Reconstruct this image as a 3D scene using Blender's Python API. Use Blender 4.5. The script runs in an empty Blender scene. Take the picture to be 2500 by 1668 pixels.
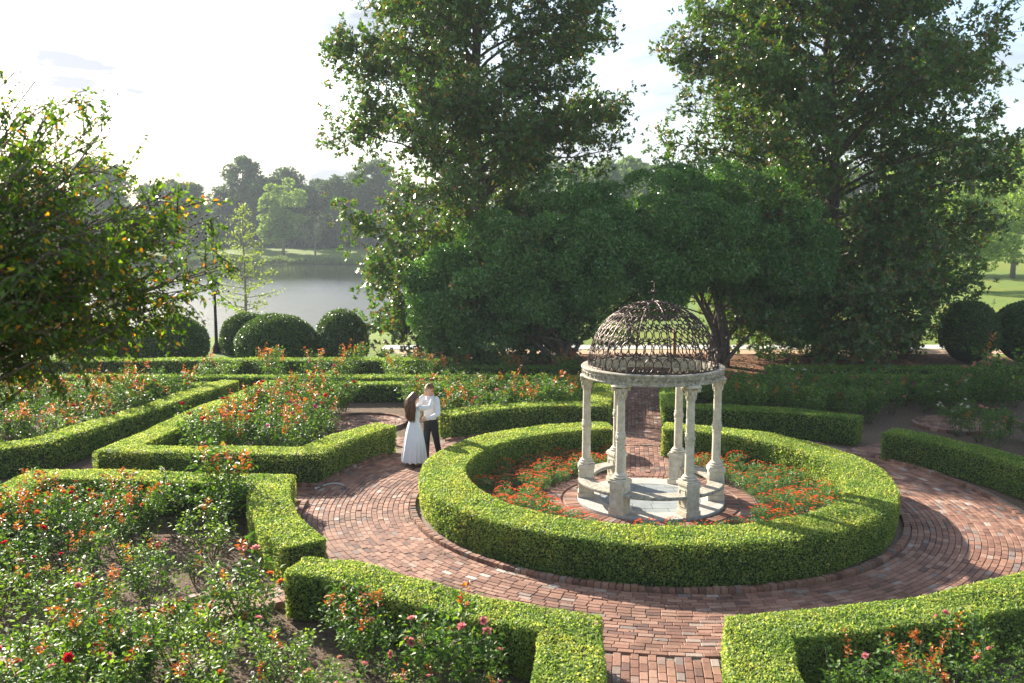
import bpy, bmesh, math, random
import numpy as np
from mathutils import Vector, Matrix

R_ = math.radians
rng = np.random.default_rng(7)
random.seed(7)
SC = bpy.context.scene
COL = SC.collection
PI = math.pi

# ---------------------------------------------------------------- camera, sky, sun, exposure
cam_d = bpy.data.cameras.new('camera')
cam = bpy.data.objects.new('camera', cam_d)
COL.objects.link(cam)
cam.location = (0, 0, 5.2)
cam.rotation_euler = (R_(90 - 6.71), 0, 0)
cam_d.sensor_width = 36
cam_d.lens = 32
cam_d.clip_start = 0.05
cam_d.clip_end = 3000
cam_d.dof.use_dof = True
cam_d.dof.focus_distance = 17.6
cam_d.dof.aperture_fstop = 2.4
SC.camera = cam

SUN_ELEV, SUN_AZ = 27.0, -39.5          # azimuth from +Y, negative = towards -X
world = bpy.data.worlds.new('World')
SC.world = world
world.use_nodes = True
wn, wl = world.node_tree.nodes, world.node_tree.links
wn.clear()
w_out = wn.new('ShaderNodeOutputWorld')
w_bg = wn.new('ShaderNodeBackground')
w_bg.inputs['Strength'].default_value = 0.098
w_sky = wn.new('ShaderNodeTexSky')
w_sky.sky_type = 'NISHITA'
w_sky.sun_disc = False
w_sky.sun_elevation = R_(SUN_ELEV)
w_sky.sun_rotation = R_(SUN_AZ)
w_sky.altitude = 200
w_sky.air_density = 1.0
w_sky.dust_density = 1.6
w_sky.ozone_density = 1.0
w_tc = wn.new('ShaderNodeTexCoord')
w_map = wn.new('ShaderNodeMapping')
w_map.inputs['Scale'].default_value = (2.4, 2.4, 8)
w_map.inputs['Location'].default_value = (0.0, 0.5, 0.27)
w_noise = wn.new('ShaderNodeTexNoise')
w_noise.inputs['Scale'].default_value = 1.4
w_noise.inputs['Detail'].default_value = 7
w_noise.inputs['Roughness'].default_value = 0.55
w_ramp = wn.new('ShaderNodeValToRGB')
w_ramp.color_ramp.elements[0].position = 0.43
w_ramp.color_ramp.elements[0].color = (0.04, 0.04, 0.04, 1)
w_ramp.color_ramp.elements[1].position = 0.61
w_ramp.color_ramp.elements[1].color = (0.95, 0.95, 0.95, 1)
w_mix = wn.new('ShaderNodeMixRGB')
w_mix.inputs['Color2'].default_value = (2.2, 2.35, 2.7, 1)      # thin bright cloud veil
wl.new(w_tc.outputs['Generated'], w_map.inputs['Vector'])
wl.new(w_map.outputs['Vector'], w_noise.inputs['Vector'])
wl.new(w_noise.outputs['Fac'], w_ramp.inputs['Fac'])
wl.new(w_ramp.outputs['Color'], w_mix.inputs['Fac'])
wl.new(w_sky.outputs['Color'], w_mix.inputs['Color1'])
wl.new(w_mix.outputs['Color'], w_bg.inputs['Color'])
wl.new(w_bg.outputs['Background'], w_out.inputs['Surface'])

sun_d = bpy.data.lights.new('sun', 'SUN')
sun_d.energy = 5.0
sun_d.angle = R_(0.55)
sun_d.color = (1.0, 0.90, 0.76)
sun = bpy.data.objects.new('sun', sun_d)
COL.objects.link(sun)
to_sun = Vector((math.sin(R_(SUN_AZ)) * math.cos(R_(SUN_ELEV)), math.cos(R_(SUN_AZ)) * math.cos(R_(SUN_ELEV)), math.sin(R_(SUN_ELEV))))
sun.rotation_euler = to_sun.to_track_quat('Z', 'Y').to_euler()
sun.location = (-30, 30, 30)

vs = SC.view_settings
vs.view_transform = 'Standard'
vs.look = 'None'
vs.exposure = 1.58
vs.gamma = 1.0
vs.use_curve_mapping = False
SC.cycles.max_bounces = 7
SC.cycles.diffuse_bounces = 3
SC.cycles.glossy_bounces = 2
SC.cycles.transmission_bounces = 4
SC.cycles.transparent_max_bounces = 6
SC.cycles.volume_bounces = 0
SC.cycles.sample_clamp_indirect = 6

# ---------------------------------------------------------------- helpers
def tag(o, label=None, cat=None, group=None, kind=None):
    if label: o['label'] = label
    if cat: o['category'] = cat
    if group: o['group'] = group
    if kind: o['kind'] = kind
    return o

def mesh(name, V, F, mat=None, flat=False):
    """V (n,3) array, F (m,k) int array or list of such arrays"""
    me = bpy.data.meshes.new(name)
    V = np.asarray(V, np.float32)
    Fs = F if isinstance(F, list) and np.ndim(F[0]) == 2 else [F]
    Fs = [np.asarray(f, np.int32) for f in Fs if len(f)]
    me.vertices.add(len(V))
    me.vertices.foreach_set('co', V.ravel())
    loops = np.concatenate([f.ravel() for f in Fs])
    tot = np.concatenate([np.full(len(f), f.shape[1], np.int32) for f in Fs])
    start = np.concatenate([[0], np.cumsum(tot)[:-1]]).astype(np.int32)
    me.loops.add(len(loops))
    me.loops.foreach_set('vertex_index', loops)
    me.polygons.add(len(tot))
    me.polygons.foreach_set('loop_start', start)
    me.update(calc_edges=True)
    if flat: me.shade_flat()
    if mat: me.materials.append(mat)
    return me

def obj(name, me, parent=None, loc=None, rot=None, scale=None):
    o = bpy.data.objects.new(name, me)
    COL.objects.link(o)
    if parent: o.parent = parent
    if loc is not None: o.location = loc
    if rot is not None: o.rotation_euler = rot
    if scale is not None: o.scale = scale
    return o

def empty(name, loc=(0, 0, 0), rz=0, **k):
    o = obj(name, None, loc=loc, rot=(0, 0, rz))
    o.empty_display_size = 0.2
    return tag(o, **k)

def copy_tree(o, parent=None):
    c = o.copy()
    COL.objects.link(c)
    c.parent = parent
    for ch in o.children: copy_tree(ch, c)
    return c

class MB:
    """collects pieces of geometry into ONE mesh"""
    def __init__(self): self.V, self.F, self.n = [], {}, 0
    def add(self, V, F):
        V = np.asarray(V, float)
        for f in (F if isinstance(F, list) and np.ndim(F[0]) == 2 else [F]):
            f = np.asarray(f, np.int64)
            if len(f): self.F.setdefault(f.shape[1], []).append(f + self.n)
        self.V.append(V); self.n += len(V)
        return self
    def box(self, c, s, rz=0):
        x, y, z = np.array(s) / 2
        v = np.array([[-x,-y,-z],[x,-y,-z],[x,y,-z],[-x,y,-z],[-x,-y,z],[x,-y,z],[x,y,z],[-x,y,z]])
        v = v @ rotz(rz).T + np.array(c)
        return self.add(v, [[0,3,2,1],[4,5,6,7],[0,1,5,4],[1,2,6,5],[2,3,7,6],[3,0,4,7]])
    def tube(self, P, r, seg=6, cap=True):
        v, f = tube_vf(P, r, seg)
        self.add(v, f)
        return self
    def lathe(self, prof, seg=24, c=(0, 0, 0)):
        prof = np.array(prof, float); m = len(prof)
        a = np.arange(seg) * 2 * PI / seg
        v = np.stack([np.outer(prof[:,0], np.cos(a)), np.outer(prof[:,0], np.sin(a)), np.repeat(prof[:,1:2], seg, 1)], 2).reshape(-1, 3) + np.array(c)
        i = np.arange(m - 1)[:, None] * seg; j = np.arange(seg)[None]; k = (j + 1) % seg
        f = np.stack([i + j, i + k, i + seg + k, i + seg + j], 2).reshape(-1, 4)
        return self.add(v, f)
    def ell(self, c, r, nu=12, nv=8, rz=0):
        th = np.linspace(0, PI, nv + 1); a = np.arange(nu) * 2 * PI / nu
        v = np.stack([np.outer(np.sin(th), np.cos(a)), np.outer(np.sin(th), np.sin(a)), np.repeat(np.cos(th)[:, None], nu, 1)], 2).reshape(-1, 3)
        v[0:nu] += 0
        v = (v * np.array(r)) @ rotz(rz).T + np.array(c)
        i = np.arange(nv)[:, None] * nu; j = np.arange(nu)[None]; k = (j + 1) % nu
        f = np.stack([i + j, i + nu + j, i + nu + k, i + k], 2).reshape(-1, 4)
        return self.add(v, f)
    def mesh(self, name, mat=None, flat=False):
        return mesh(name, np.concatenate(self.V), [np.concatenate(f) for f in self.F.values()], mat, flat)
    def build(self, name, mat=None, parent=None, flat=False, **k):
        return obj(name, self.mesh(name, mat, flat), parent, **k)

def rotz(a):
    c, s = math.cos(a), math.sin(a)
    return np.array([[c, -s, 0], [s, c, 0], [0, 0, 1]])

def unit(v): return v / np.maximum(np.linalg.norm(v, axis=-1, keepdims=True), 1e-9)

def tube_vf(P, r, seg=6):
    P = np.asarray(P, float); n = len(P)
    r = np.broadcast_to(np.asarray(r, float), (n,)) if np.ndim(r) < 2 else np.asarray(r, float)
    T = np.gradient(P, axis=0); T = unit(T)
    ref = np.array([0, 0, 1.0]) if abs(T[:, 2]).mean() < 0.8 else np.array([1.0, 0, 0])
    A = unit(np.cross(T, ref)); B = np.cross(T, A)
    a = np.arange(seg) * 2 * PI / seg
    if r.ndim == 2:
        ra, rb = r[:, 0], r[:, 1]
    else:
        ra = rb = r
    V = P[:, None] + A[:, None] * (np.cos(a)[None, :, None] * ra[:, None, None]) + B[:, None] * (np.sin(a)[None, :, None] * rb[:, None, None])
    V = V.reshape(-1, 3)
    i = np.arange(n - 1)[:, None] * seg; j = np.arange(seg)[None]; k = (j + 1) % seg
    F4 = np.stack([i + j, i + k, i + seg + k, i + seg + j], 2).reshape(-1, 4)
    V = np.vstack([V, P[:1], P[-1:]])
    c0, c1 = len(V) - 2, len(V) - 1
    j = np.arange(seg); k = (j + 1) % seg
    F3 = np.vstack([np.stack([k, j, np.full(seg, c0)], 1), np.stack([(n - 1) * seg + j, (n - 1) * seg + k, np.full(seg, c1)], 1)])
    return V, [F4, F3]

def wob(P, s, seed=0):
    """cheap smooth noise in -1..1 of positions"""
    P = np.asarray(P, float) * s
    r = np.random.default_rng(seed); out = 0
    for k in range(5):
        d = r.normal(size=3); d /= np.linalg.norm(d)
        e = r.normal(size=3); e /= np.linalg.norm(e)
        m = 0.7 + 0.5 * k
        out = out + np.sin(P @ d * m + r.uniform(0, 6) + 1.3 * np.sin(P @ e * m * 0.7 + r.uniform(0, 6))) / (1 + 0.3 * k)
    return out / 3.2

def leaves_vf(P, D, N, L, W, fold=0.22, droop=0.1):
    """kite-shaped leaves, two triangles folded along the midrib"""
    n = len(P)
    L = np.broadcast_to(L, (n,))[:, None]; W = np.broadcast_to(W, (n,))[:, None]
    D = unit(D); S = unit(np.cross(D, N)); N = np.cross(S, D)
    m = P + D * L * 0.42
    V = np.stack([P, m + S * W * 0.5 + N * W * fold, P + D * L - N * L * droop, m - S * W * 0.5 + N * W * fold], 1).reshape(-1, 3)
    b = np.arange(n)[:, None] * 4
    F = np.concatenate([b + [0, 3, 2], b + [0, 2, 1]], 1).reshape(-1, 3)
    return V, F

def chips_vf(P, D, N, L, W):
    """small one-triangle leaves for foliage seen too small to show a leaf's outline"""
    n = len(P)
    L = np.broadcast_to(L, (n,))[:, None]; W = np.broadcast_to(W, (n,))[:, None]
    D = unit(D); S = unit(np.cross(D, N))
    V = np.stack([P - S * W * .55, P + S * W * .55, P + D * L], 1).reshape(-1, 3)
    return V, np.arange(n * 3).reshape(-1, 3)

def rdir(n, r=rng):
    return unit(r.normal(size=(n, 3)))

# ---------------------------------------------------------------- materials
def new_mat(name):
    m = bpy.data.materials.new(name)
    m.use_nodes = True
    nt = m.node_tree
    b = nt.nodes['Principled BSDF']
    return m, nt.nodes, nt.links, b

def ramp(nodes, stops, interp='LINEAR'):
    r = nodes.new('ShaderNodeValToRGB')
    cr = r.color_ramp; cr.interpolation = interp
    while len(cr.elements) < len(stops): cr.elements.new(0.5)
    for e, (p, c) in zip(cr.elements, stops):
        e.position = p; e.color = (*c, 1)
    return r

def noise(nodes, links, scale, detail=4, rough=0.55, coord='Object', dist=0):
    tc = nodes.new('ShaderNodeTexCoord'); n = nodes.new('ShaderNodeTexNoise')
    n.inputs['Scale'].default_value = scale; n.inputs['Detail'].default_value = detail
    n.inputs['Roughness'].default_value = rough; n.inputs['Distortion'].default_value = dist
    links.new(tc.outputs[coord], n.inputs['Vector'])
    return n

def bump(nodes, links, src, b, strength=0.3, dist=0.02):
    bp = nodes.new('ShaderNodeBump')
    bp.inputs['Strength'].default_value = strength; bp.inputs['Distance'].default_value = dist
    links.new(src, bp.inputs['Height']); links.new(bp.outputs['Normal'], b.inputs['Normal'])
    return bp

def leaf_mat(name, stops, rough=0.45, trans=0.35, tint=(1.25, 1.2, 0.6), spec=0.5, patch=None):
    m, n, l, b = new_mat(name)
    g = n.new('ShaderNodeNewGeometry')
    r = ramp(n, stops)
    l.new(g.outputs['Random Per Island'], r.inputs['Fac'])
    col = r.outputs['Color']
    if patch:                                   # older and younger growth over the plant
        pz = n.new('ShaderNodeTexNoise'); pz.inputs['Scale'].default_value = patch[0]; pz.inputs['Detail'].default_value = 4
        l.new(g.outputs['Position'], pz.inputs['Vector'])
        pr = ramp(n, [(.30, patch[1]), (.50, (1, 1, 1)), (.72, patch[2])]); l.new(pz.outputs['Fac'], pr.inputs['Fac'])
        pm = n.new('ShaderNodeMixRGB'); pm.blend_type = 'MULTIPLY'; pm.inputs['Fac'].default_value = 1
        l.new(col, pm.inputs['Color1']); l.new(pr.outputs['Color'], pm.inputs['Color2']); col = pm.outputs['Color']
    l.new(col, b.inputs['Base Color'])
    b.inputs['Roughness'].default_value = rough
    b.inputs['Specular IOR Level'].default_value = spec
    t = n.new('ShaderNodeBsdfTranslucent')
    mul = n.new('ShaderNodeMixRGB'); mul.blend_type = 'MULTIPLY'; mul.inputs['Fac'].default_value = 1
    mul.inputs['Color2'].default_value = (*tint, 1)
    l.new(col, mul.inputs['Color1']); l.new(mul.outputs['Color'], t.inputs['Color'])
    mx = n.new('ShaderNodeMixShader'); mx.inputs['Fac'].default_value = trans
    l.new(b.outputs['BSDF'], mx.inputs[1]); l.new(t.outputs['BSDF'], mx.inputs[2])
    l.new(mx.outputs['Shader'], n['Material Output'].inputs['Surface'])
    return m

def plain_mat(name, col, rough=0.6, metal=0.0, var=0.0, scale=8, bmp=0.0, spec=0.5):
    m, n, l, b = new_mat(name)
    b.inputs['Roughness'].default_value = rough; b.inputs['Metallic'].default_value = metal
    b.inputs['Specular IOR Level'].default_value = spec
    c = np.array(col)
    nz = noise(n, l, scale, 5)
    r = ramp(n, [(0.3, tuple(c * (1 - var))), (0.7, tuple(np.minimum(c * (1 + var), 1)))])
    l.new(nz.outputs['Fac'], r.inputs['Fac']); l.new(r.outputs['Color'], b.inputs['Base Color'])
    if bmp: bump(n, l, nz.outputs['Fac'], b, bmp)
    return m

M = {}
M['hedge'] = leaf_mat('hedge_leaf', [(0, (.085, .19, .030)), (.5, (.22, .35, .072)), (1, (.44, .54, .17))], .5, .53, (1.6, 1.35, .85), .35, (1.7, (.62, .74, .62), (1.12, .98, .86)))
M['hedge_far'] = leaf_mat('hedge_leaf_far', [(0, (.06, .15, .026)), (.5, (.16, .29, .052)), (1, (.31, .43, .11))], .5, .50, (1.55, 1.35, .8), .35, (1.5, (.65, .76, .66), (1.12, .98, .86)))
M['hedge_body'] = plain_mat('hedge_core', (.022, .034, .010), .9, var=.4, scale=14, bmp=.4)  # near-black green puts the shade deep between the leaves into the core colour
M['topiary'] = leaf_mat('topiary_leaf', [(0, (.03, .07, .015)), (.6, (.07, .14, .025)), (1, (.13, .21, .04))], .35, .3, (1.5, 1.5, .45))
M['magnolia'] = leaf_mat('magnolia_leaf', [(0, (.04, .092, .024)), (.55, (.072, .145, .034)), (.84, (.11, .19, .045)), (.88, (.14, .085, .032)), (1, (.22, .12, .045))], .30, .30, (2.0, 2.1, .45), .5)
M['olive'] = leaf_mat('evergreen_leaf', [(0, (.05, .135, .034)), (.6, (.105, .235, .055)), (1, (.19, .33, .085))], .30, .34, (1.5, 1.6, .45), .65)
M['myrtle'] = leaf_mat('myrtle_leaf', [(0, (.04, .095, .018)), (.5, (.075, .16, .022)), (.92, (.14, .25, .03)), (.94, (.52, .30, .02)), (.97, (.60, .20, .015)), (1, (.50, .38, .03))], .35, .5, (1.7, 1.6, .4))
M['seed'] = plain_mat('seed_head', (.07, .045, .03), .8, var=.4, scale=30)
M['seed_pale'] = plain_mat('seed_head_pale', (.42, .38, .22), .8, var=.3, scale=30)
M['bark'] = plain_mat('bark', (.11, .085, .065), .9, var=.45, scale=9, bmp=.8)
M['bark_grey'] = plain_mat('bark_grey', (.22, .20, .17), .9, var=.3, scale=6, bmp=.6)
M['pine'] = leaf_mat('pine_needles', [(0, (.06, .11, .05)), (1, (.13, .19, .08))], .6, .3)
M['maple'] = leaf_mat('maple_leaf', [(0, (.15, .26, .055)), (1, (.30, .42, .11))], .5, .45, (1.4, 1.35, .5))
M['woods'] = leaf_mat('woodland_leaf', [(0, (.08, .16, .06)), (1, (.18, .28, .10))], .6, .4)
M['young'] = leaf_mat('young_tree_leaf', [(0, (.16, .24, .06)), (1, (.30, .38, .12))], .5, .5, (1.3, 1.25, .5))
M['reed'] = leaf_mat('bank_grass', [(0, (.10, .17, .05)), (1, (.24, .31, .10))], .6, .3)
M['rose_leaf'] = leaf_mat('rose_leaf', [(0, (.035, .085, .026)), (.5, (.075, .155, .035)), (.9, (.13, .23, .04)), (1, (.24, .28, .05))], .46, .38, (1.6, 1.7, .4), .22)
M['rose_leaf_light'] = leaf_mat('rose_leaf_light', [(0, (.08, .16, .03)), (.5, (.14, .26, .04)), (1, (.24, .35, .06))], .46, .42, (1.5, 1.5, .4))
M['rose_shoot'] = leaf_mat('rose_new_leaf', [(0, (.30, .07, .02)), (.5, (.42, .13, .025)), (1, (.46, .22, .04))], .35, .45, (1.5, 1.3, .6))
M['cane'] = plain_mat('rose_cane', (.085, .10, .04), .7, var=.4, scale=10)
PET = {'red': (.62, .018, .035), 'pink': (.82, .33, .33), 'white': (.80, .78, .66), 'magenta': (.62, .06, .26), 'orange': (.80, .24, .06), 'peach': (.84, .48, .28)}
for k_, c_ in PET.items():
    c_ = np.array(c_)
    M['petal_' + k_] = leaf_mat('petal_' + k_, [(0, tuple(c_ * .8)), (1, tuple(np.minimum(c_ * 1.1, .9)))], .6, .35, (1.1, 1.0, 1.0), .2)
M['zinnia_leaf'] = leaf_mat('bedding_leaf', [(0, (.07, .16, .06)), (1, (.17, .29, .10))], .5, .35, (1.3, 1.3, .5))
M['zinnia'] = leaf_mat('bedding_petal', [(0, (.66, .05, .008)), (.7, (.80, .13, .012)), (1, (.80, .22, .02))], .6, .3, (1.1, 1, .8), .2)
M['mulch_chip'] = leaf_mat('mulch_chip', [(0, (.07, .045, .03)), (.5, (.17, .115, .08)), (1, (.34, .27, .20))], .9, .05, (1, 1, 1), .2)

def mk_brick():
    m, n, l, b = new_mat('brick')
    g = n.new('ShaderNodeNewGeometry'); oi = n.new('ShaderNodeObjectInfo')
    ad = n.new('ShaderNodeMath'); ad.operation = 'ADD'; fr = n.new('ShaderNodeMath'); fr.operation = 'FRACT'
    l.new(g.outputs['Random Per Island'], ad.inputs[0]); l.new(oi.outputs['Random'], ad.inputs[1]); l.new(ad.outputs[0], fr.inputs[0])
    r = ramp(n, [(0, (.13, .075, .062)), (.15, (.21, .105, .075)), (.45, (.275, .145, .10)), (.75, (.325, .18, .125)), (.90, (.36, .22, .16)), (.94, (.20, .16, .145)), (.985, (.36, .28, .23)), (1, (.50, .44, .39))])
    l.new(fr.outputs[0], r.inputs['Fac'])
    nz = noise(n, l, 26, 6, .65, 'Generated' if False else 'Object')
    geo = n.new('ShaderNodeNewGeometry'); l.new(geo.outputs['Position'], nz.inputs['Vector'])
    r2 = ramp(n, [(.25, (.62, .60, .58)), (.6, (1, 1, 1)), (.8, (1.25, 1.2, 1.15))])
    l.new(nz.outputs['Fac'], r2.inputs['Fac'])
    mx = n.new('ShaderNodeMixRGB'); mx.blend_type = 'MULTIPLY'; mx.inputs['Fac'].default_value = .9
    l.new(r.outputs['Color'], mx.inputs['Color1']); l.new(r2.outputs['Color'], mx.inputs['Color2'])
    wz = n.new('ShaderNodeTexNoise'); wz.inputs['Scale'].default_value = .9; wz.inputs['Detail'].default_value = 6; wz.inputs['Roughness'].default_value = .6
    l.new(geo.outputs['Position'], wz.inputs['Vector'])
    wr = ramp(n, [(.34, (.66, .66, .64)), (.50, (1, 1, 1)), (.70, (1.15, 1.13, 1.10))]); l.new(wz.outputs['Fac'], wr.inputs['Fac'])
    wm = n.new('ShaderNodeMixRGB'); wm.blend_type = 'MULTIPLY'; wm.inputs['Fac'].default_value = 1
    l.new(mx.outputs['Color'], wm.inputs['Color1']); l.new(wr.outputs['Color'], wm.inputs['Color2'])
    l.new(wm.outputs['Color'], b.inputs['Base Color'])
    b.inputs['Roughness'].default_value = .72; b.inputs['Specular IOR Level'].default_value = .35
    bump(n, l, nz.outputs['Fac'], b, .35, .006)
    return m
M['brick'] = mk_brick()

def ground_mat(name, stops, scale, bscale, bst, rough=.95, patch=None):
    m, n, l, b = new_mat(name)
    geo = n.new('ShaderNodeNewGeometry')
    nz = noise(n, l, scale, 8, .65); l.new(geo.outputs['Position'], nz.inputs['Vector'])
    r = ramp(n, stops); l.new(nz.outputs['Fac'], r.inputs['Fac'])
    col = r.outputs['Color']
    if patch:
        n2 = noise(n, l, patch[0], 4); l.new(geo.outputs['Position'], n2.inputs['Vector'])
        r2 = ramp(n, [(.38, (1, 1, 1)), (.66, patch[1])]); l.new(n2.outputs['Fac'], r2.inputs['Fac'])
        mx = n.new('ShaderNodeMixRGB'); mx.blend_type = 'MULTIPLY'; mx.inputs['Fac'].default_value = 1
        l.new(col, mx.inputs['Color1']); l.new(r2.outputs['Color'], mx.inputs['Color2']); col = mx.outputs['Color']
    l.new(col, b.inputs['Base Color'])
    b.inputs['Roughness'].default_value = rough; b.inputs['Specular IOR Level'].default_value = .2
    n3 = noise(n, l, bscale, 6, .7); l.new(geo.outputs['Position'], n3.inputs['Vector'])
    bump(n, l, n3.outputs['Fac'], b, bst, .05)
    return m
M['lawn'] = ground_mat('lawn', [(.3, (.085, .15, .028)), (.7, (.17, .25, .05))], 3, 40, .6, patch=(.12, (1.35, 1.05, .9)))
M['mulch'] = ground_mat('mulch', [(.25, (.06, .042, .03)), (.5, (.16, .115, .08)), (.75, (.30, .23, .17))], 22, 45, .9)
M['leaf_litter'] = ground_mat('leaf_litter', [(.25, (.06, .030, .016)), (.5, (.16, .075, .036)), (.75, (.27, .15, .08))], 9, 25, .9)
M['mortar'] = ground_mat('path_joint', [(.3, (.15, .11, .085)), (.7, (.34, .28, .22))], 18, 60, .5)
M['concrete'] = ground_mat('walk_concrete', [(.3, (.38, .38, .37)), (.7, (.50, .50, .49))], 4, 60, .15)
M['clay'] = ground_mat('clay_strip', [(.3, (.40, .27, .17)), (.7, (.55, .40, .27))], 3, 60, .3)

def stone_mat(name, c0, c1, stain, sc=5):
    m, n, l, b = new_mat(name)
    geo = n.new('ShaderNodeNewGeometry')
    nz = noise(n, l, sc, 8, .65); l.new(geo.outputs['Position'], nz.inputs['Vector'])
    r = ramp(n, [(.3, c0), (.65, c1)]); l.new(nz.outputs['Fac'], r.inputs['Fac'])
    n2 = noise(n, l, sc * 2.3, 8, .7, dist=.4); l.new(geo.outputs['Position'], n2.inputs['Vector'])
    r2 = ramp(n, [(.44, (1, 1, 1)), (.64, stain)]); l.new(n2.outputs['Fac'], r2.inputs['Fac'])
    mx = n.new('ShaderNodeMixRGB'); mx.blend_type = 'MULTIPLY'; mx.inputs['Fac'].default_value = 1
    l.new(r.outputs['Color'], mx.inputs['Color1']); l.new(r2.outputs['Color'], mx.inputs['Color2'])
    l.new(mx.outputs['Color'], b.inputs['Base Color']); b.inputs['Roughness'].default_value = .85
    n3 = noise(n, l, 70, 6, .7); l.new(geo.outputs['Position'], n3.inputs['Vector'])
    bump(n, l, n3.outputs['Fac'], b, .25, .008)
    return m
M['stone'] = stone_mat('cast_stone', (.50, .45, .35), (.68, .63, .52), (.78, .75, .68))
M['stone_dark'] = stone_mat('weathered_stone', (.30, .27, .21), (.52, .48, .39), (.36, .35, .32), 9)
M['stone_pale'] = stone_mat('pale_slab', (.36, .35, .32), (.48, .47, .43), (.72, .70, .66), 4)
M['flag'] = plain_mat('bluestone', (.23, .26, .27), .7, var=.18, scale=3, bmp=.1)
M['iron'] = plain_mat('rusty_iron', (.065, .045, .038), .40, .7, var=.6, scale=12, bmp=.2)
M['lamp_black'] = plain_mat('lamp_black', (.012, .012, .014), .4, .2, var=.2)
M['lamp_glass'] = plain_mat('lamp_glass', (.75, .75, .73), .2, var=.03)
M['wood'] = plain_mat('post_wood', (.40, .27, .13), .75, var=.25, scale=10, bmp=.3)
M['skin'] = plain_mat('skin', (.62, .36, .26), .5, var=.05, scale=20)
M['dress'] = plain_mat('dress_fabric', (.76, .77, .77), .8, var=.03, scale=30, spec=.2)
M['shirt'] = plain_mat('shirt_fabric', (.75, .74, .76), .8, var=.03, scale=25, spec=.2)
M['trouser'] = plain_mat('trouser_fabric', (.013, .013, .016), .75, var=.2, scale=25, spec=.3)
M['shoe_dark'] = plain_mat('shoe_leather', (.01, .01, .012), .35, var=.2)
M['shoe_tan'] = plain_mat('shoe_suede', (.48, .30, .17), .7, var=.1)
M['hair_brown'] = plain_mat('hair_brown', (.13, .062, .028), .38, var=.6, scale=40)
M['hair_light'] = plain_mat('hair_light_brown', (.19, .095, .042), .4, var=.4, scale=45)
M['dark_detail'] = plain_mat('eye_dark', (.02, .015, .012), .3)
M['lip'] = plain_mat('lip', (.42, .14, .12), .5)

def water_mat():
    m, n, l, b = new_mat('lake_water')
    b.inputs['Base Color'].default_value = (.030, .040, .026, 1)
    b.inputs['Roughness'].default_value = .07
    b.inputs['IOR'].default_value = 1.33
    b.inputs['Specular IOR Level'].default_value = .75
    geo = n.new('ShaderNodeNewGeometry')
    mp = n.new('ShaderNodeMapping'); mp.inputs['Scale'].default_value = (.55, 1.6, 1)
    l.new(geo.outputs['Position'], mp.inputs['Vector'])
    nz = n.new('ShaderNodeTexNoise'); nz.inputs['Scale'].default_value = 1.4; nz.inputs['Detail'].default_value = 4
    l.new(mp.outputs['Vector'], nz.inputs['Vector'])
    big = n.new('ShaderNodeTexNoise'); big.inputs['Scale'].default_value = .018; big.inputs['Detail'].default_value = 3
    l.new(mp.outputs['Vector'], big.inputs['Vector'])
    rr = ramp(n, [(.36, (.15, .15, .15)), (.55, (1, 1, 1))]); l.new(big.outputs['Fac'], rr.inputs['Fac'])
    ml = n.new('ShaderNodeMath'); ml.operation = 'MULTIPLY'
    l.new(nz.outputs['Fac'], ml.inputs[0]); l.new(rr.outputs['Color'], ml.inputs[1])
    sep = n.new('ShaderNodeSeparateXYZ'); l.new(geo.outputs['Position'], sep.inputs[0])
    mr = n.new('ShaderNodeMapRange'); mr.inputs['From Min'].default_value = 78; mr.inputs['From Max'].default_value = 150; mr.inputs['To Min'].default_value = 1.0; mr.inputs['To Max'].default_value = .06
    l.new(sep.outputs['Y'], mr.inputs['Value'])
    m2 = n.new('ShaderNodeMath'); m2.operation = 'MULTIPLY'; l.new(ml.outputs[0], m2.inputs[0]); l.new(mr.outputs[0], m2.inputs[1])
    bump(n, l, m2.outputs[0], b, .6, .3)
    mq = n.new('ShaderNodeMapRange'); mq.inputs['From Min'].default_value = .06; mq.inputs['From Max'].default_value = 1; mq.inputs['To Min'].default_value = .08; mq.inputs['To Max'].default_value = .42
    l.new(mr.outputs[0], mq.inputs['Value']); l.new(mq.outputs[0], b.inputs['Roughness'])
    return m
M['water'] = water_mat()

# ---------------------------------------------------------------- terrain, lake, lawns
C0 = np.array([2.70, 17.32])           # centre of the round garden
def ss(x, a, b):
    t = np.clip((x - a) / (b - a), 0, 1); return t * t * (3 - 2 * t)
def ground_z(x, y):
    x = np.asarray(x, float); y = np.asarray(y, float)
    lawn = -1.05 * ss(y, 40, 57)
    shore_l = 58 + 3 * np.sin(x * .05)
    lake = ss(y, shore_l, shore_l + 4) * (1 - ss(y, 203 + 3 * np.sin(x * .06), 211 + 3 * np.sin(x * .06)))
    side = 1 - ss(x, -12 + .0 * y, -3)
    z = lawn * side - 3.2 * lake * side
    z = z + ss(y, 206, 250) * 2.6 * side + ss(y, 250, 420) * 5
    z = z + (1 - side) * (ss(y, 60, 160) * 2.0 + ss(x, 20, 120) * ss(y, 50, 140) * 4)
    return z - 0.02
xs = np.concatenate([-np.geomspace(420, 30, 22), np.linspace(-29, 60, 90), np.geomspace(62, 420, 22)])
ys = np.concatenate([np.linspace(-40, 36, 20), np.linspace(37, 70, 34), np.linspace(72, 200, 40), np.linspace(201, 255, 50), np.geomspace(257, 400, 12)])
X, Y = np.meshgrid(xs, ys)
V = np.stack([X, Y, ground_z(X, Y)], 2).reshape(-1, 3)
nx, ny = len(xs), len(ys)
i = (np.arange(ny - 1)[:, None] * nx + np.arange(nx - 1)[None]).ravel()
tag(obj('ground', mesh('ground', V, np.stack([i, i + 1, i + nx + 1, i + nx], 1), M['lawn'])), kind='structure')
tag(obj('lake', mesh('lake', [[-419, 54, -1.5], [-2, 54, -1.5], [-2, 225, -1.5], [-419, 225, -1.5]], [[0, 1, 2, 3]], M['water'])), kind='structure')

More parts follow.
